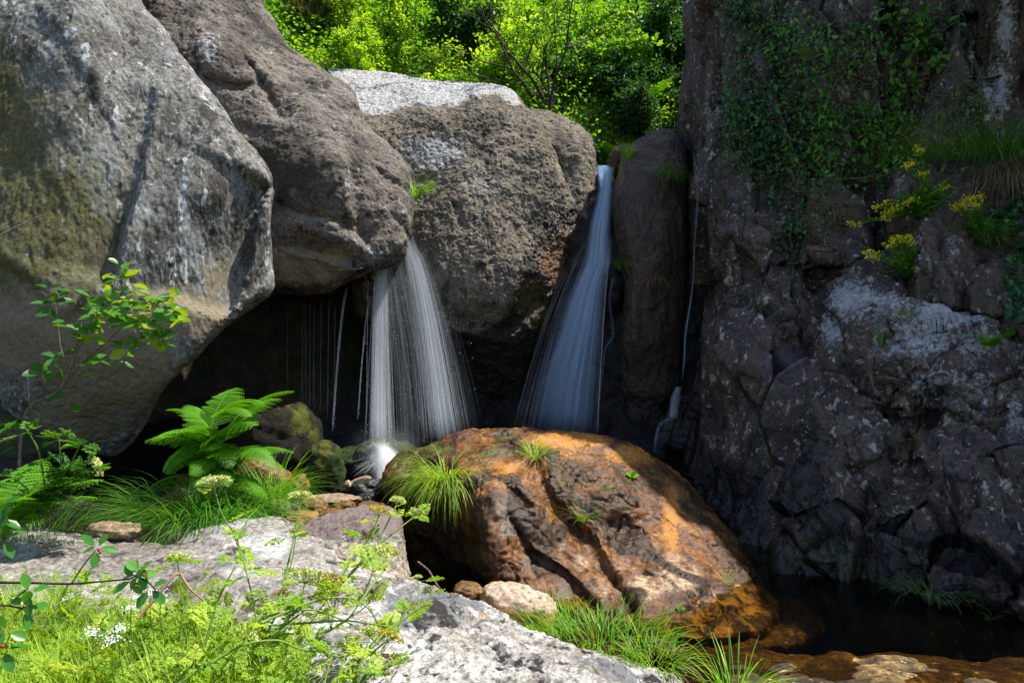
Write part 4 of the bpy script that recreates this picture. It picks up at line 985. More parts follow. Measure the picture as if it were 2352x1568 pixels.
# ------------------------------------------------------------------ the wooded hillside
def shrub_tpl(name, kind, mat, n, h, rad, lsize, seed, clump=26, elong=1.0):
    """crown = many leaf sprays through an uneven volume; trunk = several thin stems"""
    r_ = np.random.default_rng(seed)
    f = Fol(); tr_ = Fol()
    nst = {'bush': 7, 'tree': 4, 'heath': 9}[kind]
    tips = []
    for k in range(nst):
        a = r_.uniform(0, 2 * math.pi); rr = rad * r_.uniform(0.25, 0.95); hh = h * r_.uniform(0.55, 1.0)
        p0 = np.array([0.05 * math.cos(a), 0.05 * math.sin(a), -0.1]); p2 = np.array([rr * math.cos(a), rr * math.sin(a), hh * (1 - 0.35 * (rr / rad) ** 2)])
        p1 = (p0 + p2) / 2 + np.array([-0.15 * rr * math.cos(a), -0.15 * rr * math.sin(a), 0.12 * h]) + r_.normal(0, 0.05 * h, 3)
        t = np.linspace(0, 1, 9)[:, None]
        path = (1 - t) ** 2 * p0 + 2 * t * (1 - t) * p1 + t ** 2 * p2
        tr_.tube(path, 0.012 * h, 0.004 * h, 5)
        for q in range(clump):
            tt = r_.uniform(0.25, 1.0)
            b = (1 - tt) ** 2 * p0 + 2 * tt * (1 - tt) * p1 + tt ** 2 * p2
            dv = unit(1, r_)[0]; dv[2] = abs(dv[2]) * 0.8 - 0.15
            ln = rad * r_.uniform(0.25, 0.62) * (1.15 - 0.5 * tt)
            e = b + dv * ln
            tr_.tube(np.array([b, (b + e) / 2 + r_.normal(0, 0.03, 3), e]), 0.004 * h, 0.0015 * h, 3)
            tips.append((b, e))
    tips = np.array(tips)
    per = n // len(tips)
    idx = np.repeat(np.arange(len(tips)), per)
    tt = r_.uniform(0.25, 1.08, len(idx))[:, None]
    pos = tips[idx, 0] * (1 - tt) + tips[idx, 1] * tt + r_.normal(0, rad * (0.055 if kind != 'heath' else 0.03), (len(idx), 3))
    axis = tips[idx, 1] - tips[idx, 0]
    axis /= np.linalg.norm(axis, axis=1, keepdims=True)
    if kind == 'heath':
        dr = axis * 0.7 + np.array([0, 0, 0.9]) + r_.normal(0, 0.25, (len(idx), 3))
        f.leaves(pos, dr, unit(len(idx), r_), lsize * r_.uniform(0.7, 1.5, len(idx)), lsize * 0.14, r_.uniform(0, 1, len(idx)))
    else:
        dr = axis * 0.5 + r_.normal(0, 0.6, (len(idx), 3)); dr[:, 2] -= 0.15
        nr = np.array([0, 0, 1.0]) + r_.normal(0, 0.45, (len(idx), 3))
        tone = np.clip(np.repeat(r_.uniform(0, 1, len(tips)), per) * 0.6 + r_.uniform(0, 0.4, len(idx)), 0, 1)
        f.leaves(pos, dr, nr, lsize * r_.uniform(0.6, 1.2, len(idx)), lsize * 0.62 * elong * r_.uniform(0.7, 1.1, len(idx)), tone)
    return f.mesh(name + '_crown', mat), tr_.mesh(name + '_trunk', m_bark)

TPL = {
    'lime': [shrub_tpl('birch', 'tree', L_lime, 4200, 2.6, 0.95, 0.085, 1, 36), shrub_tpl('hazel', 'bush', L_lime, 3000, 1.6, 1.1, 0.115, 2)],
    'mid': [shrub_tpl('willow', 'bush', L_mid, 3800, 1.8, 1.15, 0.10, 3), shrub_tpl('dogwood', 'bush', L_mid, 3400, 1.4, 1.2, 0.135, 4), shrub_tpl('alder', 'tree', L_mid, 4400, 2.8, 1.3, 0.115, 5, 36)],
    'dark': [shrub_tpl('holly', 'bush', L_dark, 4600, 1.7, 1.05, 0.10, 6), shrub_tpl('laurel', 'tree', L_dark, 4600, 2.6, 1.1, 0.11, 7, 36)],
    'heath': [shrub_tpl('heath', 'heath', L_heath, 9000, 1.7, 0.62, 0.11, 8)],
}
LBL = {'lime': ('yellow-green leafy shrub on the sunny slope above the boulders', 'sunny lime-green shrubs on the slope'),
       'mid': ('fresh green shrub with broad leaves on the wooded slope', 'fresh green shrubs on the slope'),
       'dark': ('dark green shrub in the shade of the slope near the cliff', 'dark shrubs on the slope')}
def shrub(kind, v, loc, s, rz, label=None, cat='shrub', group=None, name='shrub'):
    t = empty(name, loc, rz)
    t.scale = (s, s, s * rnd.uniform(0.9, 1.15))
    cm, tm = TPL[kind][v % len(TPL[kind])]
    link('trunk', tm, t); link('crown', cm, t)
    tag(t, label or LBL[kind][0], cat, group or (None if label else LBL[kind][1]))
    return t
def at_ground(px, d):
    x = (px - CX) / FPX * d
    return (x, d, gz(x, d) - 0.05)
for yi, d in enumerate([11.6, 12.6, 13.9, 15.3, 17.0, 19.0, 21.5, 24.5, 28, 33, 39]):
    n = [6, 7, 8, 8, 8, 7, 7, 6, 6, 6, 6][yi]
    for k in range(n):
        px = 560 + (1120 / n) * (k + 0.5 + 0.5 * (yi % 2)) + rnd.uniform(-40, 40)
        if d < 12.2 and 1150 < px < 1330: continue
        if d < 13 and px < 780: continue
        dd = d + rnd.uniform(-0.4, 0.4)
        rr = rnd.random()
        if px > 1400: kind = 'dark' if rr < 0.8 else 'mid'
        elif px > 1150: kind = 'mid' if rr < 0.6 else ('lime' if rr < 0.85 else 'dark')
        elif px < 930: kind = 'lime' if rr < 0.65 else 'mid'
        else: kind = 'mid' if rr < 0.55 else ('dark' if rr < 0.7 else 'lime')
        s = rnd.uniform(0.75, 1.1) * (0.7 if d < 12 else 0.85 if d < 13 else 1.0) * (1.0 if d < 20 else d / 20)
        shrub(kind, rnd.randrange(3), at_ground(px, dd), s, rnd.uniform(0, 6.28))
for px, d in [(1365, 10.9), (1480, 11.3), (1570, 11.0), (1420, 11.8), (1540, 12.2), (1610, 12.0), (1345, 11.9), (1600, 13.2)]:
    shrub('dark', 0, at_ground(px, d), rnd.uniform(0.45, 0.7), rnd.uniform(0, 6.28))
tag(stone('stone', 893, 150, 13.2, (0.34, 0.3, 0.24), m_dark, seed=40), 'dark rock in a shady hollow among the sunny bushes above the broad boulder', 'stone')
shrub('heath', 0, at_ground(712, 12.6), 0.95, 0.4, 'feathery grey-green heath bush left of the yellow-green birch', 'bush', name='heath_bush')
shrub('lime', 0, at_ground(835, 13.0), 1.0, 1.1, 'yellow-green young birch with fine leaves above the bright boulder top', 'tree', name='birch_tree')
shrub('lime', 1, at_ground(1010, 11.9), 0.55, 2.1, 'small yellow-leaved bush touching the top of the broad boulder', 'bush', name='hazel_bush')
shrub('dark', 1, at_ground(960, 17.5), 1.1, 0.3, 'dark green tree between the birch and the bare-branched tree', 'tree', name='laurel_tree')

def bare_tree():
    t = empty('tree', at_ground(1256, 11.3))
    tag(t, 'dark thin tree with forking bare branches behind the broad boulder', 'tree')
    tr_ = Fol(); f = Fol()
    r_ = np.random.default_rng(44)
    tips = []
    def grow(p, d, ln, rad, lev):
        n = 6
        path = [p]
        for k in range(n):
            d = d + r_.normal(0, 0.09, 3) + np.array([0, 0, 0.02]); d /= np.linalg.norm(d)
            p = p + d * ln / n; path.append(p)
        tr_.tube(path, rad * 0.85, rad * 0.5, 6 if lev < 2 else 4)
        if lev >= 4:
            tips.append((path[2], p)); return
        for c in range(r_.integers(2, 4) if lev else 3):
            nd = d + r_.normal(0, 0.42, 3) * np.array([1.1, 0.8, 0.6]); nd /= np.linalg.norm(nd)
            grow(path[-1] if c else path[3 + lev % 2], nd, ln * r_.uniform(0.62, 0.85), rad * 0.6, lev + 1)
    grow(np.array([0, 0, -0.1]), np.array([-0.06, 0, 1.0]), 0.75, 0.05, 0)
    grow(np.array([-0.03, 0, 0.3]), np.array([-0.75, 0.1, 0.8]), 0.95, 0.035, 1)
    grow(np.array([0.0, 0.02, 0.5]), np.array([-0.5, 0.1, 1.0]), 1.1, 0.04, 1)
    grow(np.array([0.02, 0, 0.15]), np.array([0.12, -0.1, 1.0]), 1.3, 0.03, 1)
    tips = np.array(tips)
    idx = np.repeat(np.arange(len(tips)), 22)
    tt = r_.uniform(0, 1.1, len(idx))[:, None]
    pos = tips[idx, 0] * (1 - tt) + tips[idx, 1] * tt + r_.normal(0, 0.05, (len(idx), 3))
    keep = (pos[:, 2] > 1.1)
    pos = pos[keep]
    f.leaves(pos, r_.normal(0, 1, pos.shape), np.array([0, 0, 1]) + r_.normal(0, .4, pos.shape), 0.07 * r_.uniform(.7, 1.2, len(pos)), 0.04, r_.uniform(0, 1, len(pos)))
    link('trunk', tr_.mesh('trunk', m_bark), t)
    link('crown', f.mesh('crown', L_mid), t)
bare_tree()

# broad-leaved undergrowth and grass over the slope
f = Fol()
n = 60000
gd = 10.6 + 22 * rng.uniform(0, 1, n) ** 1.5
gp = rng.uniform(540, 1700, n)
gx_ = (gp - CX) / FPX * gd
gzz = terrain(gx_, gd) + rng.uniform(0.0, 0.8, n) ** 1.5
f.leaves(np.stack([gx_, gd, gzz], 1), rng.normal(0, 1, (n, 3)) * np.array([1, 1, .4]), np.array([0, 0, 1.0]) + rng.normal(0, .5, (n, 3)), 0.10 * rng.uniform(.5, 1.3, n) * gd / 13, 0.065 * gd / 13, np.clip(0.5 + 0.9 * pnoise(np.stack([gx_, gd, 0 * gd], 1) * 0.8, 4) + rng.uniform(-.3, .3, n), 0, 1))
tag(link('undergrowth', f.mesh('undergrowth', L_mid)), 'low broad-leaved undergrowth covering the slope between the shrubs', 'undergrowth', kind='stuff')
f = Fol()
n = 30000
gd = 10.6 + 26 * rng.uniform(0, 1, n) ** 1.6
gp = rng.uniform(540, 1700, n)
gx_ = (gp - CX) / FPX * gd
gzz = terrain(gx_, gd)
f.blades(np.stack([gx_, gd, gzz - 0.02], 1), rng.uniform(0, 6.28, n), rng.uniform(0.15, 0.4, n), rng.uniform(0.05, 0.5, n), rng.uniform(0.3, 1.3, n), 0.009 * gd / 12, rng.uniform(0, 1, n), 4)
tag(link('grass', f.mesh('grass', L_grass)), 'long green grass growing between the shrubs of the slope', 'grass', kind='stuff')
# ------------------------------------------------------------------ falling water
def water_mat(name, col, dens_lo, dens_hi, amax, su, sv, trans=0.5):
    m = Mat(name)
    uv = m.n('ShaderNodeTexCoord').outputs['UV']
    n1 = m.noise(1.0, 5, 0.6, m.vec(scale=(su, sv, 1), src=uv))
    n2 = m.noise(1.0, 3, 0.6, m.vec(scale=(su * 4, sv * 2.0, 1), loc=(3, 1, 0), src=uv))
    a = m.math('ADD', m.math('MULTIPLY', n1, 0.7), m.math('MULTIPLY', n2, 0.3))
    al = m.math('MULTIPLY', m.step(a, dens_lo, dens_hi), m.attr('rnd'))
    al = m.math('MULTIPLY', al, amax, True)
    df = m.n('ShaderNodeBsdfDiffuse'); df.inputs[0].default_value = (*col, 1)
    tl = m.n('ShaderNodeBsdfTranslucent'); tl.inputs[0].default_value = (*col, 1)
    mx = m.n('ShaderNodeMixShader'); mx.inputs[0].default_value = trans
    m.put(mx.inputs[1], df.outputs[0]); m.put(mx.inputs[2], tl.outputs[0])
    tp = m.n('ShaderNodeBsdfTransparent')
    m2 = m.n('ShaderNodeMixShader')
    m.put(m2.inputs[0], al); m.put(m2.inputs[1], tp.outputs[0]); m.put(m2.inputs[2], mx.outputs[0])
    m.put(m.out.inputs['Surface'], m2.outputs[0])
    return m.m

def sheet(name, left, right, mat, parent, dl, dr, bulge=0.12, off=0.0, nu=28, nv=60, fade=(0.0, 0.12), edge=0.18, dens=None, seed=0):
    """a curtain of water between two edge lines (px, py), bulging towards the viewer; rnd = how dense the water is"""
    L = np.asarray(resample(left, 8, False)); R_ = np.asarray(resample(right, 8, False))
    def at(p, t):
        s = np.concatenate([[0], np.cumsum(np.hypot(*np.diff(p, axis=0).T))]); s /= s[-1]
        return np.stack([np.interp(t, s, p[:, 0]), np.interp(t, s, p[:, 1])], 1)
    v = np.linspace(0, 1, nv); u = np.linspace(0, 1, nu)
    A, B = at(L, v), at(R_, v)
    dA = np.interp(v, np.linspace(0, 1, len(dl)), dl); dB = np.interp(v, np.linspace(0, 1, len(dr)), dr)
    pts, uv, al = [], [], []
    for i in range(nv):
        q = A[i] * (1 - u[:, None]) + B[i] * u[:, None]
        d = dA[i] * (1 - u) + dB[i] * u - (bulge * np.sin(np.pi * u)) - off
        pts.append(np.stack([(q[:, 0] - CX) / FPX * d, d, CAM_H - (q[:, 1] - CY) / FPX * d], 1))
        uv.append(np.stack([u, 0 * u + v[i]], 1))
        e = sstep(0, edge, u) * sstep(1, 1 - edge, u)
        fd = (sstep(0, fade[0], v[i]) if fade[0] else 1) * (sstep(1, 1 - fade[1], v[i]) if fade[1] else 1)
        al.append(e * fd * (dens(u, v[i]) if dens else 1))
    pts = np.concatenate(pts)
    i0 = (np.arange(nv - 1)[:, None] * nu + np.arange(nu - 1)[None]).ravel()
    q = np.stack([i0, i0 + 1, i0 + nu + 1, i0 + nu], 1)
    base = np.array(parent.location)
    return link(name, mesh_from(name, pts - base, q, [mat], uvs=np.concatenate(uv), attrs={'rnd': np.concatenate(al)}), parent)

def strands(name, mat, parent, starts, ends, d0, d1, wid, alpha, arch=0.0, K=14, taper=True):
    """many thin threads of falling water, each a narrow ribbon with its own curve"""
    starts, ends = np.asarray(starts, float), np.asarray(ends, float)
    N = len(starts)
    pts, uv, al = [], [], []
    base = np.array(parent.location)
    for k in range(K + 1):
        t = k / K
        h = t ** 0.62 if arch else t
        q = starts * (1 - np.array([h, t])) + ends * np.array([h, t])
        d = d0 * (1 - t) + d1 * t
        c = np.stack([(q[:, 0] - CX) / FPX * d, d, CAM_H - (q[:, 1] - CY) / FPX * d], 1) - base
        ww = (wid * (0.5 + 0.9 * t))[:, None] * np.array([1, 0.25, 0])
        pts.append(np.stack([c - ww, c + ww], 1))
        uv.append(np.stack([np.stack([np.arange(N) * 0.37, np.full(N, t) + np.arange(N) * 0.71], 1)] * 2, 1))
        a = alpha * min(1, 6 * (1 - t) + 0.25) * min(1, 8 * t + 0.3)
        al.append(np.stack([a, a], 1))
    v = np.stack(pts, 1).reshape(-1, 3); uv = np.stack(uv, 1).reshape(-1, 2); al = np.stack(al, 1).reshape(-1)
    q = np.array([[2 * k, 2 * k + 1, 2 * k + 3, 2 * k + 2] for k in range(K)])
    off = (np.arange(N) * 2 * (K + 1))[:, None, None]
    return link(name, mesh_from(name, v, (q[None] + off).reshape(-1, 4), [mat], uvs=uv, attrs={'rnd': al}), parent)

def droplets(name, mat, parent, pos, size):
    """small drops: stretched octahedra"""
    o = np.array([(1, 0, 0), (0, 1, 0), (-1, 0, 0), (0, -1, 0), (0, 0, 5), (0, 0, -5)], dtype=float)
    t = np.array([[0, 1, 4], [1, 2, 4], [2, 3, 4], [3, 0, 4], [1, 0, 5], [2, 1, 5], [3, 2, 5], [0, 3, 5]])
    N = len(pos)
    v = o[None] * np.asarray(size).reshape(-1, 1, 1) + np.asarray(pos)[:, None] - np.array(parent.location)
    return link(name, mesh_from(name, v.reshape(-1, 3), (t[None] + (np.arange(N) * 6)[:, None, None]).reshape(-1, 3), [mat]), parent)

W_silk = water_mat('silky_water', (0.54, 0.74, 0.98), 0.18, 0.72, 1.0, 6, 0.45)
W_thin = water_mat('thin_water', (0.86, 0.91, 0.96), 0.33, 0.72, 0.8, 16, 0.7)
W_veil = water_mat('veil_water', (0.86, 0.91, 0.96), 0.34, 0.72, 0.8, 18, 0.8)
W_foam = water_mat('foam_water', (0.92, 0.94, 0.96), 0.10, 0.60, 1.0, 7, 2.5)
W_thread = water_mat('water_threads', (0.90, 0.92, 0.94), 0.25, 0.55, 1.0, 1.0, 9)
W_rill = water_mat('rill_water', (0.6, 0.80, 0.98), 0.30, 0.66, 0.8, 3, 5)
dm = Mat('water_drops'); dm.princ((0.85, 0.88, 0.9), 0.15, None, 0.6); W_drop = dm.m

# the left fall: a thick column at the left and a wide fan of threads
f1 = empty('waterfall', P(900, 1050, 7.6))
tag(f1, 'white thready waterfall fanning out below the nose-tipped boulder', 'waterfall')
def fan(N, prof, jit, seed):
    r_ = np.random.default_rng(seed)
    s = prof(r_, N)
    lip = np.array([(861, 618), (880, 612), (905, 600), (928, 582), (944, 556), (950, 538)]); ls = np.array([0, .12, .3, .5, .75, 1])
    bot = np.array([(857, 1020), (884, 1015), (930, 1030), (985, 1010), (1045, 1000), (1115, 985)]); bs = np.array([0, .12, .3, .5, .75, 1])
    a = np.stack([np.interp(s, ls, lip[:, 0]), np.interp(s, ls, lip[:, 1])], 1) + r_.normal(0, 2, (N, 2))
    b = np.stack([np.interp(s, bs, bot[:, 0]), np.interp(s, bs, bot[:, 1])], 1) + r_.normal(0, jit, (N, 2))
    return a, b, s, r_
def prof_main(r_, N):
    k = r_.uniform(0, 1, N)
    return np.clip(np.where(k < 0.40, r_.normal(0.07, 0.045, N), np.where(k < 0.74, r_.normal(0.66, 0.075, N), r_.uniform(0, 1.0, N))), 0, 1)
NT_ = 900
a, b, s, r_ = fan(NT_, prof_main, 9, 5)
strands('threads', W_thread, f1, a, b, np.full(NT_, 8.05) - 0.25 * s, np.full(NT_, 7.55) + r_.normal(0, .12, NT_), r_.uniform(0.0010, 0.0035, NT_), 0.45 * r_.uniform(0.05, 0.9, NT_) ** 1.8 * np.where((s > .2) & (s < .5) | (s > .82), 0.28, 1.0), arch=1)
col_d = lambda u, v: 0.9
sheet('curtain', [(860, 616), (858, 760), (857, 1020)], [(898, 604), (896, 760), (897, 1020)], W_thin, f1, (8.0, 7.65), (8.0, 7.65), 0.05, edge=0.35, dens=col_d)
sheet('curtain', [(925, 575), (945, 760), (975, 1015)], [(952, 535), (1005, 720), (1075, 1000)], W_thin, f1, (8.0, 7.6), (7.9, 7.5), 0.06, edge=0.4, dens=lambda u, v: 1.0 - 0.55 * v)
sheet('curtain', [(868, 612), (880, 800), (892, 1015)], [(955, 540), (1040, 760), (1115, 985)], W_veil, f1, (8.05, 7.7), (7.95, 7.5), 0.06, off=-0.05, edge=0.25, dens=lambda u, v: 0.55 - 0.2 * v)
sheet('mist', [(800, 960), (790, 1030), (815, 1110)], [(960, 960), (990, 1010), (945, 1090)], W_foam, f1, (7.7, 7.2), (7.7, 7.2), 0.15, fade=(0.6, 0.5), edge=0.5, dens=lambda u, v: 0.22)
n = 260
t = rng.uniform(0.1, 1, n); a, b, s, r_ = fan(n, lambda r_, N: np.clip(r_.normal(0.3, 0.35, N), -0.05, 1.02), 9, 6)
q = a + (b - a) * np.stack([t ** 0.62, t], 1) + rng.normal(0, 4, (n, 2)); dd = 8.0 - 0.45 * t
pos = np.stack([(q[:, 0] - CX) / FPX * dd, dd, CAM_H - (q[:, 1] - CY) / FPX * dd], 1)
tag(droplets('droplets', W_drop, f1, pos, rng.uniform(0.0008, 0.0022, n)), kind='stuff')
# the splash where it lands, and the runs below it
def burst(c, N, spread, up, seed, wid=0.004, al=0.5):
    r_ = np.random.default_rng(seed)
    a = np.array(c)[None] + r_.normal(0, (9, 5), (N, 2))
    ang = r_.uniform(-math.pi, 0.15 * math.pi, N) if up else r_.uniform(0.05, 0.95, N) * math.pi
    ln = spread * r_.uniform(0.25, 1, N)
    e = a + np.stack([np.cos(ang) * ln, np.sin(ang) * ln * 0.8], 1)
    return a, e, r_.uniform(0.3, 1, N) * al, r_.uniform(0.4, 1, N) * wid
a, e, al, wd = burst((872, 1030), 160, 34, True, 3, 0.0025, 0.35)
strands('splash', W_thread, f1, a, e, np.full(160, 7.35), np.full(160, 7.25), wd, al, K=5)
a, e, al, wd = burst((878, 1045), 240, 82, False, 4, 0.0025, 0.45)
strands('splash', W_thread, f1, a, e, np.full(240, 7.3), np.full(240, 7.05), wd, al, K=6)
sheet('splash_foam', [(840, 1018), (850, 1060), (872, 1090)], [(885, 1006), (925, 1045), (925, 1075)], W_foam, f1, (7.4, 7.1), (7.4, 7.1), 0.1, fade=(0.35, 0.4), edge=0.45, dens=lambda u, v: 1.15)
sheet('splash_foam', [(835, 1030), (848, 1070), (856, 1118)], [(912, 1020), (922, 1062), (895, 1118)], W_foam, f1, (7.3, 6.9), (7.3, 6.9), 0.1, fade=(0.3, 0.3), edge=0.4, dens=lambda u, v: 0.8)
n = 120
q = np.stack([rng.normal(872, 38, n), rng.normal(1035, 30, n)], 1); dd = rng.uniform(6.9, 7.5, n)
tag(droplets('droplets', W_drop, f1, np.stack([(q[:, 0] - CX) / FPX * dd, dd, CAM_H - (q[:, 1] - CY) / FPX * dd], 1), rng.uniform(0.0008, 0.0018, n)), kind='stuff')
# thin trickles in the cave mouth
f1b = empty('water_trickle', P(775, 1000, 7.9))
tag(f1b, 'few thin water threads dripping in the dark cave mouth left of the white fall', 'water trickle')
ts = [((800, 660), (765, 985), .55), ((796, 662), (763, 990), .5), ((757, 672), (752, 960), .12), ((738, 676), (736, 950), .1), ((712, 676), (711, 960), .1), ((695, 676), (694, 930), .08), ((850, 690), (826, 900), .5), ((846, 640), (842, 960), .3), ((722, 676), (720, 955), .1), ((660, 676), (660, 900), .06), ((843, 760), (822, 960), .4), ((770, 670), (768, 940), .1), ((700, 676), (703, 955), .08)]
N = len(ts)
strands('threads', W_thread, f1b, [x[0] for x in ts], [x[1] for x in ts], np.full(N, 7.9), np.full(N, 7.8), np.full(N, 0.0055), np.array([x[2] for x in ts]) * 1.2, arch=1)
n = 60
k = rng.integers(0, 3, n); t = rng.uniform(0.1, 1, n)
q = np.array([[np.array(ts[[0, 6, 10][k_]][0]) * (1 - np.array([t_ ** .62, t_])) + np.array(ts[[0, 6, 10][k_]][1]) * np.array([t_ ** .62, t_])] for k_, t_ in zip(k, t)])[:, 0] + rng.normal(0, 2, (n, 2))
tag(droplets('droplets', W_drop, f1b, np.stack([(q[:, 0] - CX) / FPX * 7.85, np.full(n, 7.85), CAM_H - (q[:, 1] - CY) / FPX * 7.85], 1), rng.uniform(0.0008, 0.002, n)), kind='stuff')

# the right fall: smooth, bluish, in the shade
f2 = empty('waterfall', P(1290, 1000, 7.9))
tag(f2, 'smooth bluish waterfall sliding down between the broad boulder and the narrow one', 'waterfall')
Ll = [(1366, 384), (1372, 425), (1366, 462), (1352, 505), (1345, 545), (1334, 600), (1296, 680), (1256, 780), (1218, 870), (1186, 1000)]
Lr = [(1414, 384), (1409, 425), (1406, 500), (1404, 560), (1407, 605), (1396, 645), (1391, 700), (1386, 800), (1372, 1010)]
dpl, dpr = (9.0, 8.85, 8.7, 8.5, 8.3, 8.1, 7.95, 7.9), (8.95, 8.8, 8.65, 8.5, 8.3, 8.2, 8.05, 7.95)
dn = lambda u, v: 0.85 * np.clip(1.25 - 0.8 * v + 0.55 * np.exp(-((u - 0.78) / 0.16) ** 2) * v - 0.35 * v * (1 - u), 0, 1.3)
sheet('curtain', Ll, Lr, W_silk, f2, dpl, dpr, 0.10, edge=0.38, dens=dn, nv=80)
sheet('curtain', Ll, Lr, W_silk, f2, dpl, dpr, 0.14, off=0.03, edge=0.45, dens=lambda u, v: 0.75 * dn(u, v), nv=80)
N = 110
r_ = np.random.default_rng(8)
s = np.clip(r_.normal(0.55, 0.3, N), 0, 1)
a = np.stack([1368 + 38 * s, 520 + 60 * r_.uniform(0, 1, N)], 1); a[:, 0] -= (a[:, 1] - 500) * 0.22 * (1 - s)
b = np.stack([1180 + 192 * s, 980 + r_.uniform(0, 30, N)], 1)
strands('threads', W_thread, f2, a, b, np.full(N, 8.45), np.full(N, 7.8), r_.uniform(0.002, 0.006, N), r_.uniform(0.03, 0.16, N), arch=1)
sheet('lip_water', [(1366, 380), (1370, 400), (1380, 440)], [(1402, 380), (1395, 402), (1384, 440)], W_silk, f2, (9.05, 8.8), (9.05, 8.8), 0.05, off=0.06, edge=0.3, fade=(0, .3), dens=lambda u, v: 1.2)

# the far right rill
f3 = empty('waterfall', P(1540, 1000, 8.2))
tag(f3, 'thin blue rill running down the dark gap between the narrow boulder and the cliff', 'waterfall')
rl = [(1593, 352), (1597, 410), (1602, 440), (1600, 500), (1596, 560), (1592, 640), (1582, 720), (1574, 770), (1572, 820), (1564, 892)]
sheet('rill', [(x - 3.2 - 1.5 * math.sin(y / 37), y) for x, y in rl], [(x + 3.2 + 1.5 * math.sin(y / 53), y) for x, y in rl], W_rill, f3, (8.35, 8.05, 7.85, 7.55), (8.35, 8.05, 7.85, 7.55), 0.04, nu=6, edge=0.4, dens=lambda u, v: 0.32 + 0.5 * v)
sheet('rill', [(1550, 888), (1538, 915), (1533, 962)], [(1568, 888), (1564, 920), (1560, 962)], W_thin, f3, (7.65, 7.5), (7.65, 7.5), 0.05, edge=0.3, dens=lambda u, v: 1.1)
sheet('rill', [(1545, 958), (1514, 966), (1502, 1000), (1497, 1052)], [(1560, 964), (1525, 972), (1514, 1005), (1506, 1052)], W_rill, f3, (7.5, 7.35), (7.5, 7.35), 0.03, nu=8, edge=0.45, dens=lambda u, v: 0.6, fade=(0.1, 0.5))
ft = [(1408, 640), (1400, 690), (1408, 770), (1390, 800), (1385, 850), (1374, 930)]
sheet('rill', [(x - 4, y) for x, y in ft], [(x + 4, y) for x, y in ft], W_rill, f3, (8.35, 8.2), (8.35, 8.2), 0.02, nu=6, edge=0.4, dens=lambda u, v: 0.28)

# ------------------------------------------------------------------ plants near the water
def anchor(px, py, fallback):
    p, nr = hit(px, py)
    return (p, nr) if p is not None else (P(px, py, fallback), np.array([0, -1, 0]))

def tuft(px, py, n, L, label, mat=None, lean=(0.1, 0.7), droop=(0.8, 2.0), W=0.006, r0=0.05, d=None, bias=None, dry=0, name='grass_tuft', cat='grass tuft', squash=1.0):
    p = P(px, py, d) if d else anchor(px, py, 6)[0]
    f = Fol()
    az = rng.uniform(0, 2 * math.pi, n)
    if bias is not None: az = np.where(rng.uniform(0, 1, n) < 0.6, rng.normal(bias, 0.7, n), az)
    rr = r0 * np.sqrt(rng.uniform(0, 1, n))
    base = np.stack([rr * np.cos(az) * squash, rr * np.sin(az), -0.02 + 0 * az], 1)
    f.blades(base, az + rng.normal(0, 0.4, n), L * rng.uniform(0.5, 1.1, n), rng.uniform(*lean, n), rng.uniform(*droop, n), W * rng.uniform(0.6, 1.2, n), rng.uniform(0, 1, n) ** 1.3, 7)
    o = link(name, f.mesh(name, mat or L_grass), None, p)
    if dry:
        o2 = Fol()
        az = rng.uniform(0, 2 * math.pi, dry)
        o2.blades(np.stack([r0 * np.cos(az), r0 * np.sin(az), 0 * az], 1), az, L * rng.uniform(0.5, 0.9, dry), rng.uniform(0.6, 1.2, dry), rng.uniform(1.2, 2.0, dry), W * 0.8, rng.uniform(0, 1, dry), 7)
        link('dry_blades', o2.mesh('dry_blades', L_dry), o)
    return tag(o, label, cat)

# the big tufts
tuft(1026, 1108, 560, 0.54, 'big drooping bright green grass tuft on the left shoulder of the orange boulder', mat=L_meadow, r0=0.12, lean=(0.25, 1.1), droop=(1.2, 2.4), bias=-1.7, dry=45, W=0.0065)
tuft(1228, 1050, 170, 0.25, 'upright grass tuft near the crest of the orange boulder', mat=L_meadow, r0=0.06, lean=(0.1, 0.9), droop=(0.5, 1.6), dry=14, W=0.005)
tuft(1338, 1190, 70, 0.23, 'small grass tuft in the groove at the middle of the orange boulder', r0=0.025, lean=(0.2, 1.0), droop=(0.4, 1.4), dry=8, W=0.005)
tuft(1672, 1338, 28, 0.15, 'sparse grass tuft at the waterline on the dark right end of the orange boulder', r0=0.03, W=0.004)
tuft(955, 448, 110, 0.36, 'sunlit grass tuft wedged in the gap behind the nose-tipped boulder', d=8.3, r0=0.06, lean=(0.1, 0.7), droop=(0.6, 1.8), bias=0.1, W=0.008)
tuft(1443, 362, 100, 0.27, 'short bright grass tuft on top of the narrow boulder beside the right waterfall', r0=0.05, lean=(0.05, 0.5), droop=(0.3, 1.2), W=0.008)
tuft(1530, 405, 170, 0.40, 'dark green grass tuft hanging near the top of the narrow boulder', mat=L_sedge, r0=0.10, lean=(0.3, 1.2), droop=(1.2, 2.4), bias=-1.5, dry=50, W=0.006)
tuft(1427, 618, 120, 0.46, 'grass tuft hanging over the edge of the right waterfall', mat=L_sedge, r0=0.06, lean=(0.2, 1.0), droop=(1.0, 2.3), bias=-1.7, W=0.007)
tuft(1498, 640, 90, 0.33, 'dry straw-coloured grass tuft on the face of the narrow boulder', mat=L_dry, r0=0.04, lean=(0.4, 1.2), droop=(1.3, 2.3), bias=-1.5, W=0.005)
tuft(1488, 812, 34, 0.14, 'tiny green tuft low on the narrow boulder', mat=L_sedge, r0=0.04, lean=(0.4, 1.3), droop=(0.4, 1.4), W=0.006)
tuft(1380, 1468, 420, 0.22, 'long bank of bright grass growing along the pool edge beside the pale rock', d=3.35, r0=0.20, lean=(0.1, 0.8), droop=(0.5, 1.7), dry=50, W=0.0042, squash=1.7)
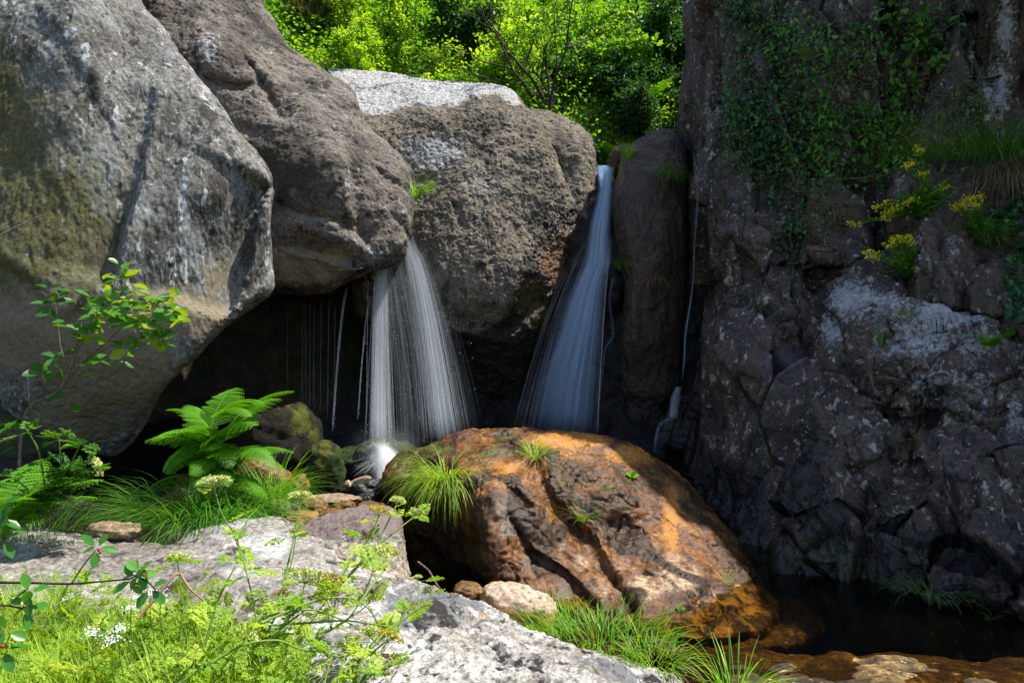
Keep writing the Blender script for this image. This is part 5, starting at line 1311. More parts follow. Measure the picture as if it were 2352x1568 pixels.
tuft(1275, 1440, 170, 0.22, 'grass clump between the pink stone and the long grass bank', d=3.6, r0=0.10, lean=(0.1, 0.7), droop=(0.4, 1.5), W=0.004, squash=1.4)
tuft(1500, 1512, 160, 0.20, 'grass clump with drooping dry stems at the right end of the grass bank', d=3.15, r0=0.12, lean=(0.2, 1.1), droop=(0.6, 1.7), dry=60, W=0.004, squash=1.3)
tuft(1690, 1600, 70, 0.28, 'loose tuft of long grass rising from the bottom edge of the picture', d=2.75, r0=0.06, lean=(0.1, 0.8), droop=(0.3, 1.2), W=0.006)
tuft(2140, 1352, 120, 0.19, 'dark grass tuft at the waterline under the cliff', mat=L_sedge, r0=0.14, lean=(0.3, 1.2), droop=(0.8, 2.0), W=0.004, squash=1.6)
tuft(2280, 1418, 16, 0.10, 'few grass blades at the waterline near the right edge', mat=L_sedge, r0=0.02, W=0.004)
tuft(2078, 716, 110, 0.10, 'small round green cushion of grass on the step of the cliff', r0=0.08, lean=(0.2, 1.2), droop=(0.3, 1.0), W=0.004)
tuft(2236, 722, 110, 0.20, 'dry grass tuft on the cliff step right of the green cushion', mat=L_dry, r0=0.06, lean=(0.3, 1.2), droop=(1.0, 2.2), W=0.003)
tuft(2300, 372, 700, 0.75, 'long hanging mat of pale green grass on the upper right ledge of the cliff', mat=L_sedge, r0=0.45, lean=(0.3, 1.2), droop=(0.9, 2.0), bias=-2.2, W=0.006, squash=1.6)
tuft(2320, 420, 800, 0.70, 'thick beard of dry straw grass hanging from the upper right ledge', mat=L_dry, r0=0.28, lean=(0.5, 1.3), droop=(1.4, 2.4), bias=-1.9, W=0.004, squash=1.3)
tuft(2160, 352, 260, 0.60, 'spray of thin green grass at the left end of the hanging mat', mat=L_grass, r0=0.22, lean=(0.5, 1.4), droop=(0.5, 1.5), bias=3.0, W=0.005, squash=1.3)
tuft(2265, 555, 260, 0.42, 'bushy grass under the yellow flowers at the right of the cliff', mat=L_sedge, r0=0.12, lean=(0.1, 0.9), droop=(0.8, 2.2), dry=160, W=0.005)
for (px, py, lb) in [(1450, 1098, 'small broad-leaved weed high on the right side of the orange boulder'), (1500, 1086, 'tiny pair of leaves right of the broad-leaved weed'), (1412, 1118, 'little row of leaflets below left of the broad-leaved weed'), (1300, 1114, 'lone seedling above the central groove of the orange boulder'), (1385, 1122, 'tiny seedling left of the row of leaflets'), (1490, 712, 'star-shaped rosette below the dry tuft on the narrow boulder'), (1560, 1402, 'tiny weed at the water edge of the orange boulder')]:
    p, nr = anchor(px, py, 5)
    f = Fol()
    n = 16 if '1450' in str(px) else (12 if px == 1490 else 7)
    az = rng.uniform(0, 6.28, n); el = rng.uniform(0.2, 1.1, n)
    dr = np.stack([np.cos(az) * np.cos(el), np.sin(az) * np.cos(el), np.sin(el)], 1)
    sz = 0.075 if px == 1450 else (0.09 if px == 1490 else 0.035)
    f.leaves(dr * 0.01, dr, np.array([0, -0.4, 1]) + 0 * dr, sz * rng.uniform(0.5, 1, n), sz * (0.25 if px == 1490 else 0.5), rng.uniform(0, 1, n), shape='ovate')
    tag(link('weed', f.mesh('weed', L_bramble if px == 1490 else L_fern), None, p), lb, 'weed')

# ferns
def frond_tpl(seed, npin=20, L=1.0, width=0.30):
    r_ = np.random.default_rng(seed)
    f = Fol()
    t = np.linspace(0, 1, 24)
    bend = 1.25
    th = 0.25 + bend * t ** 1.3
    x = np.concatenate([[0], np.cumsum(np.sin(th)[:-1])]) / 24 * L; z = np.concatenate([[0], np.cumsum(np.cos(th)[:-1])]) / 24 * L
    path = np.stack([x, 0 * x, z], 1)
    f.tube(path, 0.008, 0.002, 4, 0.9)
    for k in range(npin):
        tt = 0.16 + 0.82 * k / (npin - 1)
        c = np.array([np.interp(tt, t, x), 0, np.interp(tt, t, z)])
        a = np.interp(tt, t, th)
        tg = np.array([math.sin(a), 0, math.cos(a)]); up = np.array([-math.cos(a), 0, math.sin(a)])
        pl = L * width * (min(1, (tt - 0.05) / 0.22)) ** 0.6 * (1 - tt) ** 0.62 * 1.25 + 0.015
        for sg in (-1, 1):
            pd = np.array([0, sg, 0]) * 0.9 + tg * 0.38 - up * 0.12 + r_.normal(0, 0.04, 3); pd /= np.linalg.norm(pd)
            m = max(4, int(pl / L * 42))
            s_ = (np.arange(m) + 0.5) / m
            base = c + pd * (s_ * pl)[:, None] - up * (0.35 * pl * s_ ** 2)[:, None] * 0.5
            side = np.cross(pd, up)
            for s2 in (-1, 1):
                ld = side * s2 + pd * 0.55
                f.leaves(base, ld + 0 * base, up + 0 * base, 0.17 * pl * (1 - s_ ** 1.6) + 0.006 * L, 1.05 * pl / m + 0.003, np.clip(0.5 + r_.normal(0, 0.16) + 0.2 * (s_ - .5), 0, 1), fold=0.1, curl=0.08)
            f.leaves(base[-1:], pd[None], up[None], 0.02 * L, 0.008 * L, 0.6)
    return f.mesh('frond', L_fern)
FR = [frond_tpl(1), frond_tpl(2, 22, 1.0, 0.26), frond_tpl(3, 18, 1.0, 0.34)]
def fern(loc, fr, label, group=None, scale=1.0, cat='fern'):
    t = empty('fern', loc)
    tag(t, label, cat, group)
    for (az, ln, tilt, roll) in fr:
        o = link('frond', FR[rnd.randrange(3)], t)
        if len(fr) > 12: o.location = (rnd.uniform(-.06, .06), rnd.uniform(-.06, .06), rnd.uniform(0.12, 0.62))
        o.rotation_euler = (math.radians(roll), math.radians(tilt), math.radians(az))
        o.scale = (ln * scale,) * 3
    return t
# azimuth 0 = to the right, -90 = towards the viewer
fern(P(495, 1165, 4.8), [(5, .72, 8, 0), (-25, .66, 20, 15), (18, .62, 34, -12), (-12, .55, 48, 20), (40, .60, 12, 0), (80, .55, 5, 0), (-60, .52, 26, 10), (-95, .50, 22, 10), (-125, .55, 26, 0), (-160, .50, 28, -10), (175, .50, 18, 10), (140, .52, 8, 0), (-75, .42, 48, 0), (-40, .50, 38, 0), (-110, .44, 52, 0), (-145, .46, 46, 0), (0, .5, 60, 0), (-50, .4, 62, 0), (-85, .4, 66, 0), (-120, .42, 70, 0), (160, .42, 40, 0), (-30, .52, 30, 0), (-70, .5, 36, 15), (-100, .5, 44, -15), (-135, .5, 40, 0), (12, .56, 24, 10), (-18, .5, 64, 0), (-55, .46, 50, -10), (-150, .42, 58, 0)],
     'big bright green fern in front of the cave', scale=0.98)
fern(P(10, 1240, 3.6), [(-10, .5, 8, 0), (20, .5, 14, 0), (60, .5, 5, 0), (-50, .46, 10, 0), (-100, .42, 12, 0), (160, .45, 10, 0), (100, .5, 4, 0), (35, .42, 24, 0)],
     'half shaded fern at the left edge under the huge grey boulder', scale=1.2)
for (px, py, d, s, lb) in [(1440, 300, 10.6, 0.85, 'fern'), (1500, 285, 11.0, 0.85, 'fern'), (1390, 300, 11.0, 0.75, 'fern'), (1550, 270, 11.2, 0.75, 'fern'), (1470, 250, 11.8, 0.85, 'fern')]:
    x = (px - CX) / FPX * d
    fern((x, d, gz(x, d) - 0.02), [(a_ + rnd.uniform(-15, 15), rnd.uniform(.7, 1.05), rnd.uniform(5, 30), 0) for a_ in range(0, 360, 45)],
         'dark green fern in the shade above the right waterfall', 'ferns above the right waterfall', s)
fern(anchor(2275, 800, 5.3)[0], [(-60, .24, 10, 0), (-100, .22, 20, 0), (30, .2, 10, 0), (150, .22, 10, 0), (90, .2, 0, 0), (-150, .2, 30, 0)], 'small fern in a crack on the right side of the cliff')
o = fern(anchor(2318, 775, 5.3)[0], [(-40, .18, 10, 0), (60, .17, 10, 0), (140, .17, 10, 0), (-120, .16, 20, 0)], 'smallest fern of the cliff, right of the crack fern')

# sedge clumps round the fern
tuft(470, 1192, 1000, 0.60, 'wide fountain-shaped sedge clump in front of the big fern', mat=L_sedge, d=4.6, r0=0.28, lean=(0.25, 1.0), droop=(1.1, 2.1), W=0.0055, name='sedge_clump', cat='sedge clump', squash=1.5)
tuft(620, 1150, 300, 0.48, 'sedge clump with long arching blades right of the big fern', mat=L_grass, d=5.0, r0=0.14, lean=(0.1, 0.9), droop=(0.7, 1.8), W=0.0055, name='sedge_clump', cat='sedge clump')
tuft(80, 1215, 160, 0.42, 'dark sedge with a few long blades under the left edge fern', mat=L_sedge, d=3.9, r0=0.16, lean=(0.2, 1.0), droop=(0.6, 1.8), W=0.004, name='sedge_clump', cat='sedge clump', squash=1.6)

# the leafy sapling in front of the huge boulder
def spath(pts, d, base):
    q = resample(pts, 14, False)
    dd = np.interp(np.linspace(0, 1, len(q)), np.linspace(0, 1, len(d)), d)
    return np.stack([(q[:, 0] - CX) / FPX * dd, dd, CAM_H - (q[:, 1] - CY) / FPX * dd], 1) - base
def leaf_whorls(f, centres, base, L, n, r_, up=0.6, w=0.55, rr=(0, 1)):
    for (px, py, d, k) in centres:
        c = P(px, py, d) - base
        m = int(n * k)
        az = r_.uniform(0, 6.28, m); el = r_.uniform(-0.6, 0.5, m)
        dr = np.stack([np.cos(az) * np.cos(el), np.sin(az) * np.cos(el), np.sin(el)], 1)
        st_ = r_.normal(0, L * 0.35, (m, 3))
        f.leaves(c + st_ + dr * L * 0.15, dr, np.array([0, -0.25, up]) + r_.normal(0, 0.35, (m, 3)), L * r_.uniform(0.6, 1.15, m), L * w * r_.uniform(0.8, 1.1, m), r_.uniform(*rr, m), shape='ovate', fold=0.18, curl=0.06)
def sapling():
    base = P(60, 1150, 4.3)
    t = empty('sapling', base)
    tag(t, 'slender sapling with bright oval leaves growing in front of the huge grey boulder', 'sapling')
    s = Fol()
    for pts, d, r0, r1 in [([(60, 1150), (45, 1060), (55, 960), (80, 925), (130, 900), (160, 850), (180, 780), (190, 720), (205, 690)], (4.3, 4.4, 4.5), .012, .004),
                           ([(150, 870), (190, 830), (240, 790), (290, 740), (330, 700), (365, 680), (395, 672)], (4.45, 4.3), .007, .002),
                           ([(175, 810), (200, 760), (230, 700), (260, 655), (272, 628)], (4.45, 4.4), .006, .002), ([(160, 850), (220, 815), (285, 775), (310, 760)], (4.45, 4.4), .004, .002), ([(130, 700), (95, 670), (80, 668)], (4.6, 4.6), .003, .002), ([(160, 850), (140, 800), (128, 700)], (4.5, 4.6), .004, .002)]:
        s.tube(spath(pts, d, base), r0, r1, 6)
    link('stem', s.mesh('stem', m_twig), t)
    r_ = np.random.default_rng(21)
    f = Fol()
    leaf_whorls(f, [(270, 630, 4.4, .8), (262, 655, 4.4, .8), (240, 690, 4.4, 1), (255, 710, 4.35, 1), (215, 705, 4.45, .7), (220, 735, 4.4, .9), (180, 745, 4.45, .8), (300, 690, 4.35, .8), (330, 700, 4.3, 1), (345, 725, 4.3, 1), (360, 690, 4.3, 1), (385, 690, 4.3, .8), (395, 720, 4.25, .8), (380, 745, 4.25, 1), (350, 755, 4.3, 1), (320, 745, 4.3, 1), (290, 730, 4.35, .8), (310, 785, 4.3, .8), (350, 785, 4.3, .7), (385, 785, 4.3, .5), (280, 700, 4.35, .9), (200, 760, 4.4, .8), (340, 770, 4.3, .8), (370, 720, 4.3, .9), (230, 830, 4.45, .8), (260, 815, 4.4, .6), (285, 800, 4.4, .5), (165, 740, 4.5, .4)], base, 0.115, 9, r_, rr=(0.2, 1))
    leaf_whorls(f, [(90, 672, 4.6, .4), (115, 690, 4.6, .5), (135, 685, 4.6, .4), (110, 840, 4.5, .6), (150, 820, 4.5, .6), (185, 825, 4.5, .6), (160, 880, 4.5, .4), (20, 980, 4.4, .7), (10, 1000, 4.3, .5)], base, 0.12, 9, r_, rr=(0, 0.3))
    link('leaves', f.mesh('leaves', L_cherry), t)
sapling()
s = Fol()
s.tube(P(0, 0, 1) * 0 + spath([(-40, 560), (20, 530), (60, 510), (108, 490)], (3.9, 4.1), P(-40, 560, 3.9)), .006, .003, 5)
tag(link('twig', s.mesh('twig', m_twig), None, P(-40, 560, 3.9)), 'bare grey twig poking in from the left edge before the huge boulder', 'twig')
s = Fol(); s.tube(spath([(960, 1290), (985, 1310), (1005, 1345), (1012, 1352)], (4.4, 4.1), P(1012, 1352, 4.1)), .008, .006, 5)
tag(link('twig', s.mesh('twig', m_twig), None, P(1012, 1352, 4.1)), 'short broken stick behind the pale rock by the dark water', 'twig')
# ------------------------------------------------------------------ plants on the cliff
bpy.context.view_layer.update()
def on_cliff(poly_blobs, n):
    out = []
    tries = 0
    while len(out) < n and tries < n * 4:
        tries += 1
        cx, cy, rx, ry = poly_blobs[rnd.randrange(len(poly_blobs))]
        px, py = rnd.gauss(cx, rx * 0.55), rnd.gauss(cy, ry * 0.55)
        p, nr = hit(px, py)
        if p is not None and px > 1600: out.append((p, nr))
    return np.array([o[0] for o in out]), np.array([o[1] for o in out])
def climber(name, label, cat, blobs_, n, L, mat, lift, stems, w=0.8, shape='diamond', out_dir=0.5):
    p, nr = on_cliff(blobs_, n)
    base = p.mean(0)
    t = empty(name, base)
    tag(t, label, cat)
    f = Fol(); s = Fol()
    N = len(p)
    pos = p + nr * (rng.uniform(0, 1, N) ** 1.5 * lift)[:, None] + rng.normal(0, 0.02, (N, 3))
    dr = rng.normal(0, 0.6, (N, 3)) + np.array([0, -0.2, -0.6])
    nn = nr * out_dir + np.array([-0.2, -0.3, 0.8]) + rng.normal(0, 0.35, (N, 3))
    f.leaves(pos - base, dr, nn, L * rng.uniform(0.45, 1.35, N), L * w * rng.uniform(0.7, 1.1, N), np.clip(rng.uniform(0, 1, N) ** 1.4, 0, 1), shape=shape)
    for k in range(stems):
        i = rnd.randrange(N)
        near = np.argsort(np.linalg.norm(p - p[i], axis=1))[:rnd.randrange(20, 160)]
        j = near[-1]
        a, b = p[i] + nr[i] * 0.05, p[j] + nr[j] * 0.08
        m = (a + b) / 2 + np.array([0, -0.10, -0.12]) + rng.normal(0, 0.05, 3)
        tt = np.linspace(0, 1, 10)[:, None]
        s.tube((1 - tt) ** 2 * a + 2 * tt * (1 - tt) * m + tt ** 2 * b - base, 0.005, 0.003, 4)
    link('leaves', f.mesh('leaves', mat), t)
    link('sprays', s.mesh('sprays', m_twig), t)  # woody stems of the climber
    return t
climber('ivy', 'dark ivy curtain covering the upper left part of the cliff', 'ivy', [(1740, 60, 80, 120), (1720, 200, 60, 110), (1760, 280, 90, 90), (1700, 280, 40, 80), (1790, 160, 60, 110), (1830, 330, 90, 90), (1760, 380, 50, 70), (1700, 20, 50, 60)], 3000, 0.06, L_ivy, 0.18, 70)
climber('ivy', 'ivy trailing down the rock below the bramble on the cliff', 'ivy', [(1830, 420, 60, 60), (1870, 480, 60, 60), (1820, 540, 40, 60), (1880, 380, 60, 50)], 800, 0.052, L_ivy, 0.12, 34)
climber('bramble', 'leafy green bramble sprawling across the middle of the cliff', 'bramble', [(1900, 340, 100, 60), (1980, 330, 90, 60), (2060, 350, 60, 50), (1960, 280, 80, 40), (1900, 390, 70, 40), (1870, 250, 70, 50), (2040, 290, 60, 40)], 1500, 0.078, L_bramble, 0.36, 110, 0.5)
climber('bramble', 'light green leafy sprays high on the ivy of the cliff', 'bramble', [(1880, 90, 60, 50), (1820, 100, 60, 40), (1930, 120, 50, 40), (1780, 60, 40, 40), (1850, 130, 50, 40), (1960, 150, 40, 30)], 480, 0.085, L_bramble, 0.42, 30, 0.42)
climber('bramble', 'round-leaved sprig hanging on the mossy wall at upper right', 'bramble', [(2110, 90, 40, 40), (2130, 140, 40, 30), (2080, 190, 30, 60), (2080, 60, 40, 40)], 260, 0.11, L_bramble, 0.3, 16, 0.65)
climber('creeper', 'thin scattered small-leaved creeper over the mossy rock at the top of the cliff', 'creeper', [(1980, 180, 90, 110), (2080, 250, 90, 70), (1900, 200, 70, 90), (2150, 280, 70, 40), (2230, 230, 60, 60), (2000, 400, 80, 40), (1690, 330, 30, 60)], 1500, 0.05, L_bramble, 0.30, 80, 0.45)
climber('ivy', 'ivy hanging down the right edge of the cliff', 'ivy', [(2330, 640, 20, 50), (2345, 560, 20, 50), (2330, 690, 20, 40), (2300, 500, 40, 20), (2345, 480, 20, 30)], 360, 0.075, L_ivy, 0.12, 10)
climber('ivy', 'sparse ivy and creepers at the top right of the cliff', 'ivy', [(2010, 40, 60, 60), (2050, 10, 40, 60), (2200, 60, 70, 60), (1980, 90, 40, 40)], 420, 0.06, L_ivy, 0.15, 26)

# dead runners
s = Fol(); b0 = P(2100, 240, 6.8)
for k in range(46):
    px, py = rnd.uniform(1900, 2200), rnd.uniform(150, 360)
    a, na = hit(px, py); b, nb = hit(px + rnd.uniform(-110, 110), py + rnd.uniform(20, 120))
    if a is None or b is None: continue
    a = a + na * 0.15; b = b + nb * 0.1; m = (a + b) / 2 + np.array([0, -0.15, 0.1]) + rng.normal(0, .1, 3)
    tt = np.linspace(0, 1, 10)[:, None]
    s.tube((1 - tt) ** 2 * a + 2 * tt * (1 - tt) * m + tt ** 2 * b - b0, 0.0035, 0.0025, 4)
tag(link('dead_runners', s.mesh('dead_runners', m_twig), None, b0), 'tangle of thin brown dead runners over the bramble on the cliff', 'runners')

# goldenrod-like yellow flowers
def golden(px, py, heads, label, hgt, d=None, nst=6):
    p, nr = (P(px, py, d), None) if d else anchor(px, py, 6)
    t = empty('yellow_flower', p)
    tag(t, label, 'flower')
    s = Fol(); f = Fol()
    tops = []
    for (hx, hy) in heads:
        e = P(hx, hy, p[1] - 0.12) - p
        m = e * 0.5 + np.array([0, -0.08, -0.03])
        tt = np.linspace(0, 1, 10)[:, None]
        path = 2 * tt * (1 - tt) * m + tt ** 2 * e
        s.tube(path, 0.006, 0.003, 5)
        n = 42
        i = rng.uniform(0.1, 0.92, n)[:, None]
        q = 2 * i * (1 - i) * m + i ** 2 * e
        az = rng.uniform(0, 6.28, n)
        f.leaves(q, np.stack([np.cos(az), np.sin(az), 0.5 + 0 * az], 1), np.array([0, 0, 1.0]) + rng.normal(0, .3, (n, 3)), 0.085 * rng.uniform(.6, 1.1, n), 0.016, rng.uniform(0, 1, n))
        h = Fol()
        n = 26
        c = rng.normal(0, 1, (n, 3)) * np.array([0.03, 0.03, 0.016])
        for rep in range(3):
            h.leaves(c, unit(n), np.array([0, 0, 1.0]) + rng.normal(0, .6, (n, 3)), 0.02, 0.014, rng.uniform(0, 1, n))
        hd = link('blossom', h.mesh('blossom', L_yellow), t)
        hd.location = [float(x) for x in e]
    n = 220
    az = rng.uniform(0, 6.28, n)
    dr = np.stack([np.cos(az), np.sin(az) - 0.4, rng.uniform(-0.4, 0.9, n)], 1)
    f.leaves(rng.normal(0, 0.05, (n, 3)) + dr * 0.04, dr, np.array([0, 0, 1.0]) + rng.normal(0, .4, (n, 3)), 0.15 * rng.uniform(.5, 1.1, n), 0.022, rng.uniform(0, 1, n))
    link('stem', s.mesh('stem', L_stem), t)
    link('leaves', f.mesh('leaves', L_bramble), t)
golden(2100, 485, [(2015, 476), (2034, 466), (2042, 490), (2030, 500), (2100, 458), (2078, 470), (1958, 515), (2055, 480)], 'yellow flowers in a wide spray left of the slate columns', .5)
golden(2085, 620, [(2000, 580), (2040, 562), (2060, 548), (2090, 556), (2008, 592), (2080, 545)], 'yellow flower clump on the crest of the lower cliff buttress', .5)
golden(2250, 540, [(2200, 472), (2222, 458), (2248, 452), (2212, 478), (2240, 470)], 'yellow flowers on bushy stems right of the slate columns', .5)
golden(2128, 460, [(2112, 345), (2090, 378), (2165, 430), (2120, 400)], 'tall single yellow flower stems above the other yellow flowers', .6)
tuft(2022, 790, 30, 0.20, 'narrow upright green weed on the face of the lower cliff buttress', mat=L_bramble, r0=0.02, lean=(0.0, 0.5), droop=(0.2, 0.9), W=0.012, name='weed', cat='weed')

# ------------------------------------------------------------------ the meadow in the foreground
tb = BVHTree.FromObject(sa, dg); 
from mathutils import Matrix
bvhs = []
for o in (sa, sb, sd_):
    bvhs.append((BVHTree.FromObject(o, dg), o.location.copy()))
def ground_top(x, y):
    z = gz(x, y)
    for bv, loc in bvhs:
        h_, _, _, _ = bv.ray_cast(Vector((x, y, 3)) - loc, Vector((0, 0, -1)))
        if h_ is not None: z = max(z, h_.z + loc.z)
    return z
def meadow_pts(n, fn):
    out = []
    while len(out) < n:
        y = 1.25 + 2.1 * rnd.random() ** 0.9; x = -0.80 * y + (0.80 * y + 0.25) * rnd.random()
        if rnd.random() < fn(x, y): out.append((x, y, ground_top(x, y) - 0.02))
    return np.array(out)
def edge(x, y):     # how much meadow grows here: dense at the left and near, thin over the pale rock
    px = CX + x / y * FPX
    lim = 400 + (2.9 - y) * 230
    return float(sstep(lim + 150, lim - 130, px)) * float(sstep(2.95, 2.6, y))
pt = meadow_pts(13000, lambda x, y: edge(x, y) * (0.65 + 0.35 * float(sstep(520, 200, CX + x / y * FPX))))
f = Fol()
n = len(pt)
f.blades(pt, rng.uniform(0, 6.28, n), rng.uniform(0.20, 0.42, n) * np.interp(pt[:, 1], [1.6, 2.9], [1, 0.6]), rng.uniform(0.05, 0.5, n), rng.uniform(0.3, 1.6, n), rng.uniform(0.0016, 0.004, n), rng.uniform(0, 1, n), 6)
tag(link('grass', f.mesh('grass', L_meadow)), 'bright tangled meadow grass filling the lower left corner', 'grass', kind='stuff')

def feather_tpl(seed):
    """a lobed, parsley-like compound leaf about 1 long, lying along +x"""
    r_ = np.random.default_rng(seed); f = Fol()
    f.tube(np.array([[0, 0, 0], [0.5, 0, 0.05], [1, 0, 0]]), 0.012, 0.004, 3, 0.3)
    for k in range(5):
        tt = 0.35 + 0.15 * k
        for sg in ((-1, 1) if k < 4 else (0,)):
            ln = 0.42 * (1.1 - tt) + 0.10
            d0 = np.array([0.6 if sg else 1, sg * 0.9, r_.normal(0, .15)]); d0 /= np.linalg.norm(d0)
            b = np.array([tt, 0, 0.04])
            for j in range(3):
                c = b + d0 * ln * (0.25 + 0.3 * j)
                for a_ in (-0.75, 0, 0.75):
                    ca, sa_ = math.cos(a_), math.sin(a_)
                    dv = np.array([d0[0] * ca - d0[1] * sa_, d0[0] * sa_ + d0[1] * ca, r_.normal(0, .2)])
                    f.leaves(c, dv, [r_.normal(0, .2), r_.normal(0, .2), 1], 0.17 * (1.1 - 0.2 * j), 0.085, r_.uniform(0.2, 0.8))
    return f.arrays()
FT = [feather_tpl(k) for k in range(3)]
def stamp_leaves(pos, scale, r, tilt=(-1.2, 0.3)):
    f = Fol()
    n = len(pos); k = rng.integers(0, 3, n)
    az = rng.uniform(0, 6.28, n); tl = rng.uniform(*tilt, n); rl_ = rng.normal(0, .4, n)
    for i in range(3):
        m = k == i
        if m.any(): f.stamp(FT[i], pos[m], rots(az[m], tl[m], rl_[m]), scale[m], r[m])
    return f
pt = meadow_pts(2000, lambda x, y: edge(x, y) * (0.3 + 0.7 * float(sstep(60, 300, CX + x / y * FPX))))
pt[:, 2] += rng.uniform(0.02, 0.26, len(pt)) * np.interp(pt[:, 1], [1.6, 2.9], [1, 0.55])
o = link('meadow_foliage', stamp_leaves(pt, rng.uniform(0.045, 0.11, len(pt)), rng.uniform(0, 1, len(pt))).mesh('meadow_foliage', L_meadow))
tag(o, 'dense lobed yellow-green foliage spread through the lower left meadow', 'foliage', kind='stuff')

# umbel plants
def umbel_tpl(seed, rays=16, R=0.055, mat=None, big=1.0):
    r_ = np.random.default_rng(seed); s = Fol(); f = Fol()
    for k in range(rays):
        a = 2.4 * k; rr = math.sqrt((k + 0.5) / rays)
        e = np.array([R * rr * math.cos(a), R * rr * math.sin(a), R * (0.75 - 0.35 * rr ** 2)]) + r_.normal(0, R * 0.05, 3)
        s.tube(np.array([[0, 0, 0], e * 0.5 + np.array([0, 0, -0.05 * R]), e]), 0.0011, 0.0008, 3)
        m = 14
        c = e + r_.normal(0, 1, (m, 3)) * np.array([R * .14, R * .14, R * .07])
        f.leaves(c, unit(m, r_), np.array([0, 0, 1.0]) + r_.normal(0, .5, (m, 3)), 0.0085 * big, 0.0070 * big, r_.uniform(0, 1, m))
        f.leaves(c, unit(m, r_), np.array([0, -.6, .6]) + r_.normal(0, .5, (m, 3)), 0.0075 * big, 0.0065 * big, r_.uniform(0, 1, m))
    return s.mesh('rays', L_stem), f.mesh('blossom', mat)
UM = {'pale': [umbel_tpl(1, 18, 0.062, L_umbel, 1.25), umbel_tpl(2, 14, 0.05, L_umbel, 1.25)], 'ochre': [umbel_tpl(3, 13, 0.055, L_ochre, 1.25), umbel_tpl(4, 10, 0.045, L_ochre, 1.25)]}
def umbel_plant(label, stems, d0, d1, leaves=10, cat='flower', name='umbel_flower', r0=0.004, lmat=None):
    """stems: list of (points px, kind or None, size, variant); the first point is the foot"""
    foot = P(*stems[0][0][0], d0)
    t = empty(name, foot); tag(t, label, cat)
    s = Fol(); lf = []
    for pts, kind, size, var in stems:
        path = spath(pts, (d0, (d0 + d1) / 2, d1), foot)
        s.tube(path, r0, r0 * 0.55, 6, rnd.uniform(.2, .8))
        for i in np.linspace(len(path) * 0.2, len(path) - 2, 3): lf.append(path[int(i)])
        if kind:
            dv = Vector(path[-1] - path[-2]).normalized()
            h = empty('flower_head', (0, 0, 0)); h.parent = t; h.location = [float(x) for x in path[-1]]
            h.rotation_euler = (dv * 0.6 + Vector((0, 0, 0.5))).to_track_quat('Z', 'Y').to_euler(); h.scale = (size * 0.8,) * 3
            rm_, bm__ = UM[kind][var]
            link('rays', rm_, h); link('blossom', bm__, h)
    link('stem', s.mesh('stem', L_stem), t)
    if leaves:
        lp = np.array(lf)[rng.integers(0, len(lf), leaves)] + rng.normal(0, 0.008, (leaves, 3))
        link('leaves', stamp_leaves(lp, rng.uniform(0.05, 0.11, leaves), rng.uniform(0, 1, leaves), (-0.9, 0.5)).mesh('leaves', lmat or L_meadow), t)
    return t
umbel_plant('tall umbel with an upright pale flower head in front of the fern', [([(590, 1560), (588, 1420), (570, 1330), (545, 1240), (510, 1180), (492, 1120)], 'pale', 1.15, 0), ([(570, 1330), (560, 1290), (535, 1225)], 'pale', .55, 1), ([(545, 1240), (570, 1190), (590, 1170)], None, 1, 0)], 2.5, 2.75, 12)
umbel_plant('umbel with an ochre head and a pale head before the purple-brown slab top', [([(620, 1540), (720, 1420), (800, 1300), (850, 1230), (870, 1185)], 'ochre', 1.0, 0), ([(760, 1365), (850, 1270), (900, 1180), (912, 1155)], 'pale', .7, 1), ([(770, 1350), (860, 1260), (940, 1195), (955, 1185)], 'pale', .8, 1), ([(780, 1330), (800, 1290), (846, 1240)], 'ochre', .6, 1)], 2.3, 2.6, 14)
umbel_plant('umbel with two small heads leaning over the grey slab', [([(560, 1540), (640, 1370), (670, 1290), (680, 1225)], 'pale', .62, 1), ([(650, 1340), (672, 1250), (690, 1150)], 'pale', .85, 0), ([(600, 1450), (640, 1380), (668, 1320)], 'pale', .8, 1)], 2.4, 2.65, 10)
umbel_plant('umbel with broad pale head above the right half of the grey slab', [([(640, 1560), (700, 1480), (800, 1420), (850, 1330), (862, 1280)], 'pale', 1.0, 0), ([(760, 1440), (770, 1380), (760, 1340)], 'ochre', .8, 1), ([(820, 1390), (880, 1310), (905, 1275)], 'ochre', .5, 1), ([(720, 1470), (830, 1400), (850, 1380)], 'pale', .7, 1)], 2.1, 2.4, 16)
umbel_plant('umbel with ripe ochre head in the middle of the plant tangle', [([(520, 1580), (600, 1480), (680, 1400), (700, 1340)], 'pale', 1.1, 0), ([(620, 1460), (700, 1400), (745, 1345), (755, 1350)], 'ochre', 1.0, 0), ([(600, 1480), (640, 1400), (650, 1370)], 'ochre', .7, 1), ([(650, 1420), (690, 1400), (720, 1380)], 'ochre', .6, 1)], 2.0, 2.25, 16)
umbel_plant('umbel reaching right across the pale rock toward the pink stone', [([(700, 1620), (800, 1540), (900, 1440), (960, 1370), (958, 1330)], 'pale', .45, 1), ([(850, 1490), (930, 1420), (990, 1370), (985, 1360)], 'pale', .55, 1), ([(800, 1540), (880, 1450), (940, 1400)], 'pale', .6, 1), ([(800, 1540), (900, 1460), (925, 1410)], 'ochre', .5, 1)], 2.0, 2.5, 16)
umbel_plant('umbel with drooping ripe heads at the bottom edge over the pale rock', [([(760, 1660), (820, 1570), (870, 1500), (890, 1475)], 'ochre', .9, 0), ([(800, 1600), (830, 1520), (850, 1460)], 'pale', .8, 1), ([(780, 1630), (840, 1560), (900, 1520)], 'ochre', .7, 1), ([(770, 1640), (780, 1540), (800, 1500)], 'pale', .8, 0), ([(800, 1600), (860, 1540), (880, 1540)], 'ochre', .6, 0)], 1.9, 2.1, 16)
